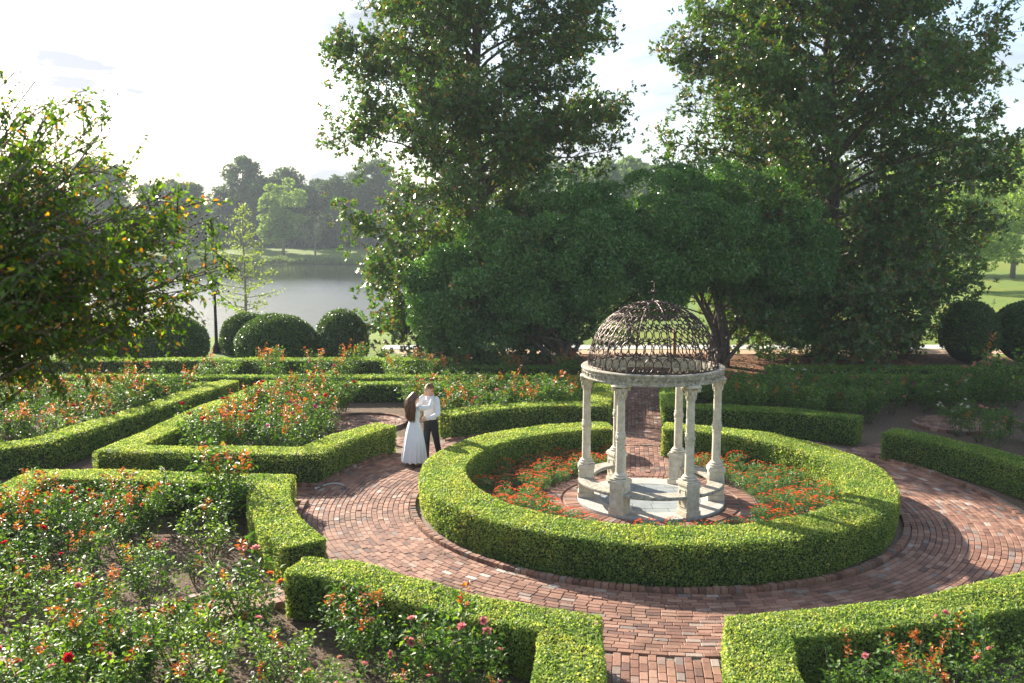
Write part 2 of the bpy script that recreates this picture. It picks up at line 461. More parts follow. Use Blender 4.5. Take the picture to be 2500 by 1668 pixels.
def sheet(name, pts, z, mat, nsub=1):
    b = bmesh.new()
    b.faces.new([b.verts.new((p[0], p[1], z)) for p in pts])
    bmesh.ops.triangulate(b, faces=b.faces[:])
    me = bpy.data.meshes.new(name); b.to_mesh(me); b.free(); me.materials.append(mat)
    o = obj(name, me)
    return tag(o, kind='structure')
sheet('mulch_bed', [(-22, 3), (22, 3), (22, 33.6), (-22, 33.6)], -.006, M['mulch'])
sheet('tree_bed', [(-6.5, 33.6), (21.5, 33.6), (22.5, 37), (20, 39.6), (-4.5, 39.6), (-6.5, 36.5)], -.004, M['leaf_litter'])
sheet('concrete_walk', [(-6, 41.2), (60, 41.6), (60, 43.2), (-6, 42.8)], -.008, M['concrete'])
sheet('clay_strip', [(-5, 39.6), (30, 39.6), (34, 41.2), (-5.5, 41.0)], -.010, M['clay'])

# ---------------------------------------------------------------- bricks
def unit_brick():
    c = .06; cz = .16
    lo = [[-.5, -.5, 0], [.5, -.5, 0], [.5, .5, 0], [-.5, .5, 0]]
    mid = [[-.5, -.5, 1 - cz], [.5, -.5, 1 - cz], [.5, .5, 1 - cz], [-.5, .5, 1 - cz]]
    cx, cy = .03, .06
    top = [[-.5 + cx, -.5 + cy, 1], [.5 - cx, -.5 + cy, 1], [.5 - cx, .5 - cy, 1], [-.5 + cx, .5 - cy, 1]]
    V = np.array(lo + mid + top, float)
    F = []
    for a in (0, 4):
        for k in range(4):
            q = (k + 1) % 4
            F.append([a + k, a + q, a + 4 + q, a + 4 + k])
    F.append([8, 9, 10, 11])
    return V, np.array(F)
UB_V, UB_F = unit_brick()
BRICK_ME = mesh('brick', UB_V, UB_F, M['brick'], flat=True)

def lay_bricks(parent, T, score=None, limit=300):
    """T rows: x, y, z, rot, length, width, height, tiltx, tilty. The largest in view become objects, the rest one part."""
    T = np.asarray(T, float)
    if score is None: score = np.hypot(T[:, 0], T[:, 1])
    order = np.argsort(score)
    for k in order[:limit]:
        x, y, z, a, L, W, Hh, tx, ty = T[k]
        obj('brick', BRICK_ME, parent, (x, y, z), (tx, ty, a), (L, W, Hh))
    rest = T[order[limit:]]
    if len(rest):
        v = UB_V[None] * rest[:, None, 4:7]
        v[:, :, 2] += v[:, :, 1] * rest[:, None, 7] - v[:, :, 0] * rest[:, None, 8]
        c, s = np.cos(rest[:, 3])[:, None], np.sin(rest[:, 3])[:, None]
        vv = np.stack([v[:, :, 0] * c - v[:, :, 1] * s, v[:, :, 0] * s + v[:, :, 1] * c, v[:, :, 2]], 2) + rest[:, None, :3]
        f = (UB_F[None] + np.arange(len(rest))[:, None, None] * len(UB_V)).reshape(-1, 4)
        o = obj('brick_paving', mesh('brick_paving', vv.reshape(-1, 3), f, M['brick'], flat=True), parent)
        o['kind'] = 'stuff'

def jit(n=1): return rng.normal(size=n)
def in_view(x, y, m=0.6):
    return (np.abs(x) < y * .5625 + m) & (y > 9.4)

def brick_row(T, x, y, a, L, W, top=.0, Hh=.06):
    T.append([x, y, top - Hh + rng.normal() * .0028, a + rng.normal() * .012, L * rng.uniform(.955, .985), W * rng.uniform(.90, .95), Hh, rng.normal() * .012, rng.normal() * .010])

# circular path
PATH_R0, PATH_R1 = 4.69, 6.66
pth = tag(obj('circular_brick_path', None), kind='structure')
MB_ = MB()
na = 160
a = np.arange(na) * 2 * PI / na
rr_ = np.array([4.3, 7.0])
Vr = np.concatenate([np.stack([C0[0] + r * np.cos(a), C0[1] + r * np.sin(a), np.full(na, .012)], 1) for r in rr_])
j = np.arange(na); k = (j + 1) % na
pb = obj('joint_bed', mesh('joint_bed', Vr, np.stack([j, na + j, na + k, k], 1), M['mortar']), pth)
T = []
nc = 20; cw = (PATH_R1 - PATH_R0) / nc
for c in range(nc):
    r = PATH_R0 + (c + .5) * cw
    n = int(2 * PI * r / .205); off = rng.uniform(0, 1)
    widths = rng.uniform(.9, 1.1, n); edges = np.concatenate([[0], np.cumsum(widths)]) / widths.sum() * 2 * PI + off
    for q in range(n):
        th = (edges[q] + edges[q + 1]) / 2
        x, y = C0[0] + r * math.cos(th), C0[1] + r * math.sin(th)
        brick_row(T, x, y, th + PI / 2, (edges[q + 1] - edges[q]) * r, cw, .040)
T = np.array(T)
sc_ = np.hypot(T[:, 0], T[:, 1]) + np.where(in_view(T[:, 0], T[:, 1]), 0, 100)
# bricks screened by the two front hedges count as far
fl_hide = (T[:, 1] < 12.4) & (T[:, 0] < .95) & (T[:, 1] < 11.55 - .62 * T[:, 0] * 0 - .58 * (T[:, 0] + .8) + .5)
fr_hide = (T[:, 0] > 2.4) & (T[:, 1] < 11.3 + .35 * (T[:, 0] - 2.4))
sc_ = sc_ + np.where(fl_hide | fr_hide, 60, 0)
lay_bricks(pth, T, sc_)

def straight_path(name, p0, p1, width, bond='along', joint_z=.006, top=.034, limit=300, clip=None):
    p0, p1 = np.array(p0, float), np.array(p1, float)
    L = np.linalg.norm(p1 - p0); d = (p1 - p0) / L; nrm = np.array([-d[1], d[0]]); ang = math.atan2(d[1], d[0])
    root = tag(obj(name, None), kind='structure')
    q = [p0 - nrm * width / 2, p1 - nrm * width / 2, p1 + nrm * width / 2, p0 + nrm * width / 2]
    obj('joint_bed', mesh('joint_bed', [[*v, joint_z] for v in q], [[0, 1, 2, 3]], M['mortar']), root)
    T = []
    bl, bw = .205, .104
    if bond == 'across':
        rows, cols = int(L / bw), int(width / bl) + 1
        for i in range(rows):
            sh = (i % 2) * .5 + rng.uniform(-.15, .15)
            for c in range(-1, cols + 1):
                t = (c + sh) * bl
                lo, hi = max(t, 0), min(t + bl, width)
                if hi - lo < .04: continue
                p = p0 + d * (i + .5) * bw + nrm * ((lo + hi) / 2 - width / 2)
                if clip and not clip(p): continue
                brick_row(T, p[0], p[1], ang + PI / 2, hi - lo, bw, top)
    else:
        cols, rows = int(width / bw), int(L / bl) + 2
        bw = width / cols
        for c in range(cols):
            sh = (c % 2) * .5 + rng.uniform(-.2, .2)
            for i in range(-1, rows):
                s0 = (i + sh) * bl
                lo, hi = max(s0, 0), min(s0 + bl, L)
                if hi - lo < .04: continue
                p = p0 + d * (lo + hi) / 2 + nrm * ((c + .5) * bw - width / 2)
                if clip and not clip(p): continue
                brick_row(T, p[0], p[1], ang, hi - lo, bw, top)
    T = np.array(T)
    s = np.hypot(T[:, 0], T[:, 1]) + np.where(in_view(T[:, 0], T[:, 1]), 0, 100)
    lay_bricks(root, T, s, limit)
    return root
AX = np.array([math.sin(R_(7.4)), math.cos(R_(7.4))])
far_of = lambda r: (lambda p: np.hypot(*(p - C0)) > r)
straight_path('south_brick_path', C0 - AX * 6.5, C0 - AX * 10.5, 1.40, 'along', clip=far_of(6.68))
straight_path('north_brick_path', C0 + AX * 6.5, C0 + AX * 16.4, 1.36, 'along', clip=far_of(6.68))
straight_path('ring_entrance_path', C0 + AX * 2.05, C0 + AX * 4.62, 1.20, 'along', joint_z=.008, top=.036, clip=lambda p: 2.1 < np.hypot(*(p - C0)) < 4.58)
straight_path('west_brick_path', (-3.4, 17.72), (-10.6, 18.05), 1.25, 'along', joint_z=.004, top=.030, clip=far_of(6.68))
straight_path('west_cross_path', (-9.85, 12.0), (-8.35, 28.4), 1.0, 'along', joint_z=.002, top=.026, limit=120, clip=lambda p: not (16.9 < p[1] < 18.75))
straight_path('north_cross_path', (-18, 29.0), (20, 28.95), .5, 'along', joint_z=.003, top=.024, limit=60)
straight_path('northeast_bed_path', C0 + 6.6 * np.array([math.cos(R_(35)), math.sin(R_(35))]), C0 + 8.6 * np.array([math.cos(R_(35)), math.sin(R_(35))]), .75, 'across', clip=far_of(6.68))
straight_path('northwest_bed_path', C0 + 6.6 * np.array([math.cos(R_(137)), math.sin(R_(137))]), C0 + 8.3 * np.array([math.cos(R_(137)), math.sin(R_(137))]), .7, 'across', clip=far_of(6.68))
straight_path('southwest_bed_path', (-3.3, 12.75), (-7.8, 9.35), .72, 'along')

def disc_path(name, c, r):
    root = tag(obj(name, None), kind='structure')
    a = np.arange(40) * 2 * PI / 40
    obj('joint_bed', mesh('joint_bed', np.vstack([np.stack([c[0] + r * np.cos(a), c[1] + r * np.sin(a), np.full(40, .010)], 1), [[c[0], c[1], .010]]]),
        np.stack([np.arange(40), (np.arange(40) + 1) % 40, np.full(40, 40)], 1), M['mortar']), root)
    T = []
    rr = r - .05
    T2 = []
    n = int(2 * PI * (r + .03) / .21)
    for q in range(n):
        th = q * 2 * PI / n
        brick_row(T2, c[0] + (r + .05) * math.cos(th), c[1] + (r + .05) * math.sin(th), th + PI / 2, .21, .10, .09, .12)
    while rr > .15:
        n = int(2 * PI * rr / .205)
        for q in range(n):
            th = q * 2 * PI / n + rr * 7
            brick_row(T, c[0] + rr * math.cos(th), c[1] + rr * math.sin(th), th + PI / 2, 2 * PI * rr / n, .104, .036)
        rr -= .105
    lay_bricks(root, np.array(T + T2), limit=300)
disc_path('northwest_brick_circle', (-4.15, 24.7), 1.15)
disc_path('northeast_brick_circle', (12.1, 24.4), 1.0)

def edging(pts, label, inward=0, step=.108, h=.105, limit=300):
    """a row of upright bricks along a line"""
    P = resample(np.array(pts, float), step)
    root = empty('brick_edging', (P[0][0], P[0][1], 0), label=label, cat='brick edging', group='brick edgings beside the paths')
    T = []
    Tn = np.gradient(P, axis=0)
    for q in range(len(P)):
        a = math.atan2(Tn[q, 1], Tn[q, 0])
        T.append([P[q, 0] - P[0, 0], P[q, 1] - P[0, 1], -.005 + rng.normal() * .004, a + PI / 2 + rng.normal() * .03, .20 if False else .105 * rng.uniform(.94, 1.04), step * rng.uniform(.88, .94), h + rng.normal() * .004, rng.normal() * .02, rng.normal() * .02])
    T = np.array(T)
    lay_bricks(root, T, np.hypot(T[:, 0] + P[0, 0], T[:, 1] + P[0, 1]), limit)

def resample(P, step):
    d = np.concatenate([[0], np.cumsum(np.linalg.norm(np.diff(P, axis=0), axis=1))])
    n = max(2, int(round(d[-1] / step)) + 1)
    s = np.linspace(0, d[-1], n)
    return np.stack([np.interp(s, d, P[:, i]) for i in range(P.shape[1])], 1)
def arc(r, a0, a1, c=C0, n=None):
    n = n or max(3, int(abs(a1 - a0) / 3) + 1)
    t = np.radians(np.linspace(a0, a1, n))
    return np.stack([c[0] + r * np.cos(t), c[1] + r * np.sin(t)], 1)

edging(arc(4.615, 94, 438), 'low brick edging around the foot of the round hedge ring', limit=300)
edging(np.vstack([arc(6.72, 148, 172), [(-4.6, 18.38)], [(-8.6, 18.62)]]), 'low brick edging along the zigzag hedge behind the couple')
edging(arc(6.72, 100, 130), 'low brick edging below the curved hedge behind the couple')
edging(arc(6.72, 43, 68), 'low brick edging below the shaded curved hedge past the gazebo')
edging(arc(6.72, -14, 31), 'low brick edging below the curved hedge in tree shade')
edging(np.vstack([[(-8.4, 17.30)], [(-4.0, 17.12)], arc(6.72, 186, 213)]), 'low brick edging below the hooked hedge of the red rose bed')
edging(arc(6.72, -147, -106), 'low brick edging below the hedge in front of the pale pink roses')
edging(arc(6.60, -88, -44), 'low brick edging below the hedge around the peach pink rose bed')
edging([(-3.75, 13.0), (-8.1, 9.72)], 'brick edging on the soil side of the little bed path')
edging([(-3.2, 12.3), (-7.5, 8.95)], 'brick edging on the pink rose side of the little bed path')

# ---------------------------------------------------------------- hedges
def mitre(P, w):
    n = len(P); L = np.zeros_like(P); Rr = np.zeros_like(P)
    for i in range(n):
        a = P[i] - P[i - 1] if i > 0 else P[1] - P[0]
        b = P[i + 1] - P[i] if i < n - 1 else P[-1] - P[-2]
        a = a / np.linalg.norm(a); b = b / np.linalg.norm(b)
        na, nb = np.array([-a[1], a[0]]), np.array([-b[1], b[0]])
        m = na + nb; m = m / np.linalg.norm(m); k = w / max(m @ na, .35)
        L[i] = P[i] + m * k; Rr[i] = P[i] - m * k
    return L, Rr

def hedge(pts, label, w=.36, h=.68, dens=2300, leaf=(.031, .023), mat='hedge', cat='hedge', group='clipped box hedges', seed=0, smooth=True):
    r = np.random.default_rng(seed + 100)
    P = np.array(pts, float)
    L, Rr = mitre(P, w)
    seg = np.linalg.norm(np.diff(P, axis=0), axis=1); cum = np.concatenate([[0], np.cumsum(seg)]); tot = cum[-1]
    def at(s, t, z):
        s = np.clip(s, 0, tot)
        i = np.clip(np.searchsorted(cum, s, side='right') - 1, 0, len(seg) - 1)
        f = ((s - cum[i]) / seg[i])[:, None]
        A = L[i] * (1 - f) + L[i + 1] * f; B = Rr[i] * (1 - f) + Rr[i + 1] * f
        # rounded ends
        e = np.minimum(s, tot - s); q = np.clip(e / .12, 0, 1); t = t * (0.86 + .14 * np.sqrt(1 - (1 - q) ** 2))
        xy = (A + B) / 2 + (A - B) / 2 * t[:, None]
        return np.column_stack([xy, z]), unit((A - B))
    rad = .07
    def section(u):
        """u in 0..1 along left side, top, right side -> t, z, normal (lat, up), and share"""
        per = 2 * (h - .03) + 2 * w
        x = u * per
        t = np.where(x < h - .03, 1.0, np.where(x < h - .03 + 2 * w, 1 - (x - (h - .03)) / w, -1.0))
        z = np.where(x < h - .03, .03 + x, np.where(x < h - .03 + 2 * w, h, h - (x - (h - .03) - 2 * w)))
        lat = np.where(x < h - .03, 1.0, np.where(x < h - .03 + 2 * w, 0, -1.0)); up = 1 - np.abs(lat)
        t = t * (1 - .11 * np.clip(1 - z / .28, 0, 1) * (np.abs(lat) > .5))        # foot tucked in
        # rounded shoulders
        dx = (1 - np.abs(t)) * w; dz = h - z
        top = up > .5
        k = np.clip(1 - dx / rad, 0, 1) * top; z = z - k * k * rad * .45; lat = lat + np.sign(t) * k * .7
        k2 = np.clip(1 - dz / rad, 0, 1) * (~top); t = t - np.sign(t) * k2 * k2 * rad * .45 / w; up = up + k2 * .7
        return t, z, lat, up, per
    # core body
    ns = max(4, int(tot / .16)); S = np.linspace(.03, tot - .03, ns)
    S = np.unique(np.concatenate([S, cum[1:-1]])); ns = len(S)
    uu = np.array([0, .12, .24, .30, .36, .43, .5, .57, .64, .70, .76, .88, 1.0]) if False else np.linspace(0, 1, 15)
    V = []
    for u in uu:
        t, z, lat, up, per = section(np.full(ns, u))
        v, nn = at(S, t * .84, z * .93)
        V.append(v)
    V = np.stack(V, 1)                       # ns, 15, 3
    flat = V.reshape(-1, 3)
    d = wob(flat, 2.2, seed) * .032
    flat[:, 2] += d * (flat[:, 2] > .3)
    nu = len(uu)
    a = (np.arange(ns - 1)[:, None] * nu + np.arange(nu - 1)[None]).ravel()
    F = [np.stack([a, a + nu, a + nu + 1, a + 1], 1)]
    caps = np.array([list(range(nu - 1, -1, -1)), list(range((ns - 1) * nu, ns * nu))])
    me = mesh('hedge', flat, F + [caps], M['hedge_body'], flat=True)
    o = obj('hedge', me)
    tag(o, label, cat, group)
    # foliage
    per = 2 * (h - .03) + 2 * w
    n = int(tot * per * dens)
    s = r.uniform(0, tot, n); u = r.uniform(0, 1, n)
    t, z, lat, up, _ = section(u)
    p, nl = at(s, t, z)
    N3 = unit(np.column_stack([nl * lat[:, None], up]) + 1e-6)
    ne = int(2 * 2 * w * h * dens)           # end faces
    tt = r.uniform(-1, 1, ne); zz = r.uniform(.03, h, ne); which = r.integers(0, 2, ne)
    pe, nle = at(np.where(which == 0, 0.0, tot), tt * .98, zz)
    dirs = [unit(P[0] - P[1]), unit(P[-1] - P[-2])]
    Ne = np.column_stack([np.where(which[:, None] == 0, dirs[0], dirs[1]), np.zeros(ne)])
    p = np.vstack([p, pe]); N3 = np.vstack([N3, Ne]); n = len(p)
    clump = wob(p, 9, seed + 3)
    topness = np.clip(N3[:, 2], 0, 1)
    bulge = wob(p, 2.2, seed) * .034 + clump * (.016 - .009 * topness)
    p = p + N3 * (bulge - np.abs(r.normal(0, 1, n)) * (.030 - .014 * topness) + .010)[:, None]
    D = unit(N3 * .45 + rdir(n, r) * 1.0 + np.array([0, 0, .12]))
    Nn = unit(rdir(n, r) * .6 + N3 * .45 + np.array([-.25, .28, .5]) * np.clip(topness + .25, 0, 1)[:, None])
    sc = r.uniform(.55, 1.4, n)
    sprig = r.random(n) < .035                # a few longer shoots the shears missed
    sc[sprig] *= 1.5
    v, f = chips_vf(p - D * leaf[0] * .4, D, Nn, leaf[0] * sc, leaf[1] * sc)
    fo = obj('foliage', mesh('hedge_foliage', v, f, M[mat]), o)
    return o

ring_c = arc(4.03, 95, 437)
hedge(ring_c, 'round clipped hedge ring enclosing the gazebo and orange flowers', w=.44, h=.69, dens=4000, seed=1, group=None)
hedge(np.vstack([arc(7.07, 144, 168), [(-4.55, 18.72)], [(-8.38, 18.98)], [(-8.05, 23.0)], [(-7.3, 28.0)]]), 'zigzag clipped hedge around the dense red rose bed left of the couple', dens=3300, seed=2)
hedge(np.vstack([[(-8.95, 9.5)], [(-9.0, 16.95)], [(-4.42, 16.55)], arc(7.18, 189, 217)]), 'hooked clipped hedge around the bed with tall orange tipped roses', dens=3700, seed=3, w=.35)
hedge([(-3.0, 12.12), (-2.35, 11.98), (-1.45, 11.32), (-.45, 10.72), (.2, 10.42), (.68, 10.2), (.62, 9.3), (.45, 7.6)], 'clipped hedge arm in front of the pale pink roses', dens=4400, seed=4, w=.36)
hedge([(2.42, 7.6), (2.66, 9.3), (2.86, 10.12), (3.85, 10.32), (5.1, 10.66), (6.1, 11.02), (7.0, 11.45), (8.0, 12.0), (9.2, 12.8)], 'clipped hedge arm wrapping the peach pink rose bed beside the near path', dens=4400, seed=5, w=.38)
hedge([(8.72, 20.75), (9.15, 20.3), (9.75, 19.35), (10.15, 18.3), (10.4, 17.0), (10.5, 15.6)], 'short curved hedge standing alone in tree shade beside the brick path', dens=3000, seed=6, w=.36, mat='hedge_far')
hedge(np.vstack([[(2.95, 28.1)], [(2.72, 26.6)], [(2.30, 24.12)], arc(7.0, 97, 129)[1:]]), 'curved hedge running from the straight brick walk towards the couple', dens=2300, seed=7, w=.34, leaf=(.038, .028))
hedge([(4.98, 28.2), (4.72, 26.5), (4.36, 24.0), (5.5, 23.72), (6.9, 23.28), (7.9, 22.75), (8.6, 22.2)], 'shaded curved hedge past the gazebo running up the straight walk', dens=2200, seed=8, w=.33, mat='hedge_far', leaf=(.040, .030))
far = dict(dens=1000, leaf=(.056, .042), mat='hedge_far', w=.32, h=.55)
hedge([(-18, 18.6), (-11.2, 19.15), (-10.45, 19.72), (-9.7, 23.6), (-8.85, 28.2)], 'long angled hedge dividing off the bed of white and orange roses', w=.34, h=.66, dens=2400, leaf=(.038, .028), seed=9)
hedge([(-7.0, 28.2), (2.6, 28.35)], 'straight low hedge closing the back of the red rose bed', seed=10, **far)
hedge([(-9.2, 28.25), (-20, 28.3)], 'straight low hedge behind the bed of white and orange roses', seed=11, **far)
hedge([(-21, 29.9), (2.85, 29.75)], 'long low hedge beyond the cross path on the lake side', seed=12, **far)
hedge([(5.3, 28.35), (21, 28.35)], 'straight low hedge at the back of the shaded rose bed', seed=13, **far)
hedge([(4.9, 29.75), (21, 29.6)], 'long low hedge beyond the cross path under the big magnolias', seed=14, **far)
hedge([(-21, 33.3), (-2.2, 33.45)], 'dark hedge in front of the rounded topiary bushes', seed=15, dens=900, leaf=(.060, .038), mat='hedge_far', w=.42, h=.62)
hedge([(9.3, 32.9), (22, 33.0)], 'dark low hedge at the foot of the second magnolia', seed=16, dens=900, leaf=(.060, .038), mat='hedge_far', w=.42, h=.4)
hedge([(-2.2, 32.9), (2.6, 33.0)], 'dark low hedge below the multi stemmed evergreens', seed=17, dens=900, leaf=(.060, .038), mat='hedge_far', w=.35, h=.4)

# ---------------------------------------------------------------- gazebo
GZ = .10
gz = empty('gazebo', (C0[0], C0[1], 0), label='round stone gazebo with wrought iron scroll dome in the hedge ring', cat='gazebo')
def ring_mesh(name, r0, r1, z0, z1, mat, n=72, a0=0.0, a1=2 * PI, closed=True):
    """solid ring or arc segment"""
    m = n if closed else n + 1
    a = a0 + (a1 - a0) * np.arange(m) / n
    prof = [(r0, z0), (r1, z0), (r1, z1), (r0, z1)]
    V = np.stack([np.stack([r * np.cos(a), r * np.sin(a), np.full(m, z)], 1) for r, z in prof], 1).reshape(-1, 3)
    F = []
    for i in range(n):
        p, q = i * 4, ((i + 1) % m) * 4
        for k in range(4):
            F.append([p + k, q + k, q + (k + 1) % 4, p + (k + 1) % 4])
    if not closed:
        F += [[0, 1, 2, 3], [n * 4 + 3, n * 4 + 2, n * 4 + 1, n * 4]]
    return mesh(name, V, np.array(F), mat, flat=True)
def bev(o, w=.01, seg=2):
    m = o.modifiers.new('bevel', 'BEVEL'); m.width = w; m.segments = seg; m.limit_method = 'ANGLE'; m.angle_limit = R_(40)
    return o
# floor: brick apron rings, stone border, flagstones
apron = empty('brick_apron', (C0[0], C0[1], 0), label='ring of radial bricks paving around the gazebo floor', cat='paving')
obj('joint_bed', ring_mesh('joint_bed', 1.30, 2.06, -.01, .028, M['mortar']), apron)
T = []
for r0, r1 in ((1.42, 1.70), (1.73, 2.02)):
    n = int(2 * PI * (r0 + r1) / 2 / .105)
    for q in range(n):
        th = q * 2 * PI / n
        rm = (r0 + r1) / 2
        T.append([rm * math.cos(th), rm * math.sin(th), -.004 + rng.normal() * .002, th, r1 - r0 - .012, 2 * PI * rm / n * .92, .06, rng.normal() * .008, rng.normal() * .008])
lay_bricks(apron, np.array(T), np.array([t[1] for t in T]))
floor = obj('floor_slab', ring_mesh('floor_slab', .98, 1.42, 0, GZ, M['stone_pale'], 96), gz)
bev(floor, .012)
core = obj('floor_bed', mesh('floor_bed', np.vstack([[[1.0 * math.cos(t), 1.0 * math.sin(t), GZ - .025] for t in np.arange(48) * 2 * PI / 48], [[0, 0, GZ - .025]]]), np.stack([np.arange(48), (np.arange(48) + 1) % 48, np.full(48, 48)], 1), M['mortar']), floor)
def clip_poly(poly, nrm, d):
    out = []
    for i in range(len(poly)):
        p, q = poly[i], poly[(i + 1) % len(poly)]
        sp, sq = p @ nrm - d, q @ nrm - d
        if sp <= 0: out.append(p)
        if sp * sq < 0: out.append(p + (q - p) * sp / (sp - sq))
    return out
yy = -.97; row = 0
while yy < .97:
    hgt = rng.uniform(.22, .34); x = -1.0 + rng.uniform(-.3, 0)
    while x < 1.0:
        wd = rng.uniform(.3, .55); g = .006
        poly = [np.array(p) for p in ((x + g, yy + g), (x + wd - g, yy + g), (x + wd - g, min(yy + hgt, .98) - g), (x + g, min(yy + hgt, .98) - g))]
        for t in np.arange(40) * 2 * PI / 40:
            if poly: poly = clip_poly(poly, np.array([math.cos(t), math.sin(t)]), .972)
        if len(poly) >= 3:
            pv = np.array(poly); ar = .5 * abs(np.sum(pv[:, 0] * np.roll(pv[:, 1], -1) - np.roll(pv[:, 0], -1) * pv[:, 1]))
            if ar > .004:
                b = bmesh.new(); zt = GZ - .004 + rng.normal() * .0015
                f = b.faces.new([b.verts.new((p[0], p[1], zt - .03)) for p in poly])
                e = bmesh.ops.extrude_face_region(b, geom=[f]); bmesh.ops.translate(b, verts=[v for v in e['geom'] if isinstance(v, bmesh.types.BMVert)], vec=(0, 0, .03))
                bmesh.ops.recalc_face_normals(b, faces=b.faces[:])
                me = bpy.data.meshes.new('flagstone'); b.to_mesh(me); b.free(); me.materials.append(M['flag'])
                obj('flagstone', me, floor, rot=None)
        x += wd
    yy += hgt; row += 1

RC = 1.25
col_ang = [R_(-5 + 60 * k) for k in range(6)]
# column meshes (shared)
pd = MB()
pd.box((0, 0, .335), (.33, .33, .47)); pd.box((0, 0, .05), (.37, .37, .10)); pd.box((0, 0, .60), (.385, .385, .06)); pd.box((0, 0, .645), (.34, .34, .03))
ped_me = pd.mesh('pedestal', M['stone'], flat=True)
pn = MB()
for k in range(4):
    R4 = rotz(k * PI / 2)
    for c, s in (((.172, 0, .49), (.012, .20, .016)), ((.172, 0, .18), (.012, .20, .016)), ((.172, .105, .335), (.012, .016, .26)), ((.172, -.105, .335), (.012, .016, .26)),
                 ((.171, .092, .475), (.010, .03, .03)), ((.171, -.092, .475), (.010, .03, .03)), ((.171, .092, .195), (.010, .03, .03)), ((.171, -.092, .195), (.010, .03, .03))):
        v = MB().box((0, 0, 0), s).V[0] + np.array(c)
        pn.add(v @ R4.T, [[0,3,2,1],[4,5,6,7],[0,1,5,4],[1,2,6,5],[2,3,7,6],[3,0,4,7]])
panel_me = pn.mesh('pedestal_panel', M['stone'], flat=True)
def torus_prof(rc, z, r, n=6): return [(rc + r * math.cos(t), z + r * math.sin(t)) for t in np.linspace(-PI / 2, PI / 2, n)]
base_me = MB().lathe([(.12, .66)] + torus_prof(.125, .685, .022) + [(.115, .71)] + torus_prof(.105, .727, .016) + [(.095, .746), (.086, .77)], 28).mesh('base_moulding', M['stone'])
shaft_me = MB().lathe([(.086, .765), (.0835, 1.0), (.080, 1.42), (.078, 1.6), (.074, 2.14)], 28).mesh('shaft', M['stone'])
cm = MB().lathe([(.079, 1.335)] + torus_prof(.082, 1.345, .010) + [(.084, 1.36), (.090, 1.40), (.090, 1.46), (.084, 1.50)] + torus_prof(.082, 1.512, .010) + [(.078, 1.525)], 28)
for k in range(7):
    t = k * 2 * PI / 7
    cm.ell((.088 * math.cos(t), .088 * math.sin(t), 1.43), (.014, .026, .040), 8, 6, t)
    cm.ell((.090 * math.cos(t + .45), .090 * math.sin(t + .45), 1.405), (.010, .014, .022), 6, 5, t + .45)
collar_me = cm.mesh('collar', M['stone'])
cp = MB().lathe([(.074, 2.115)] + torus_prof(.076, 2.13, .010) + [(.078, 2.15), (.085, 2.22), (.105, 2.30), (.125, 2.33)], 28)
for ring_k, (zz, rr2, hh) in enumerate(((2.19, .088, .055), (2.255, .100, .055))):
    for k in range(8):
        t = (k + .5 * ring_k) * 2 * PI / 8
        cp.ell((rr2 * math.cos(t), rr2 * math.sin(t), zz), (.014, .026, hh), 7, 6, t)
for k in range(4):
    t = k * PI / 2 + PI / 4
    c, s = math.cos(t), math.sin(t)
    sp = [(0.148 + .036 * (1 - .75 * q) * math.cos(3.4 * PI * q + 2.2), 2.318 + .036 * (1 - .75 * q) * math.sin(3.4 * PI * q + 2.2)) for q in np.linspace(0, 1, 18)]
    cp.tube([(p * c, p * s, z) for p, z in sp], .012, 5)
    cp.ell((.148 * c, .148 * s, 2.318), (.022, .022, .022), 7, 5)
    cp.tube([(.09 * c, .09 * s, 2.24), (.115 * c, .115 * s, 2.31), (.14 * c, .14 * s, 2.345)], .014, 5)
cp.box((0, 0, 2.372), (.27, .27, .036)); cp.box((0, 0, 2.397), (.245, .245, .016))
cap_me = cp.mesh('capital', M['stone'])
for k, t in enumerate(col_ang):
    col = obj('column', None, gz, (RC * math.cos(t), RC * math.sin(t), GZ), (0, 0, t))
    p = bev(obj('pedestal', ped_me, col, scale=(.86, .86, 1)), .008)
    obj('pedestal_panel', panel_me, col, scale=(.86, .86, 1)); obj('base_moulding', base_me, col); obj('shaft', shaft_me, col); obj('collar', collar_me, col); obj('capital', cap_me, col)
# benches between columns, open towards the straight walk
for k in range(6):
    if k == 1: continue
    t0, t1 = col_ang[k] + .14, col_ang[k] + PI / 3 - .14
    b = obj('bench', ring_mesh('bench', 1.10, 1.415, GZ + .335, GZ + .40, M['stone_dark'], 14, t0 - .04, t1 + .04, False), gz)
    bev(b, .022, 3)
# ring beam with mouldings and carved frieze
nb = 144
prof = [(1.165, 2.50), (1.345, 2.50), (1.352, 2.52), (1.338, 2.535), (1.334, 2.56), (1.334, 2.60), (1.334, 2.63), (1.338, 2.655), (1.362, 2.665), (1.368, 2.69), (1.355, 2.705), (1.17, 2.705)]
a = np.arange(nb) * 2 * PI / nb
Vb = np.stack([np.stack([r * np.cos(a), r * np.sin(a), np.full(nb, z)], 1) for r, z in prof], 1)
carve = (np.abs(np.sin(a * 26)) * .5 + np.abs(np.sin(a * 43 + .7)) * .5)
for i_ in (4, 5, 6):
    Vb[:, i_, 0] *= 1 + .011 * carve * (1.0 if i_ == 5 else .5); Vb[:, i_, 1] *= 1 + .011 * carve * (1.0 if i_ == 5 else .5)
m_ = len(prof)
i_ = (np.arange(nb)[:, None] * m_ + np.arange(m_)[None]); nxt = np.roll(i_, -1, 0)
Fb = np.stack([i_, nxt, np.roll(nxt, -1, 1), np.roll(i_, -1, 1)], 2).reshape(-1, 4)
beam = obj('ring_beam', mesh('ring_beam', Vb.reshape(-1, 3), Fb, M['stone_dark'], flat=True), gz)
fr = MB()
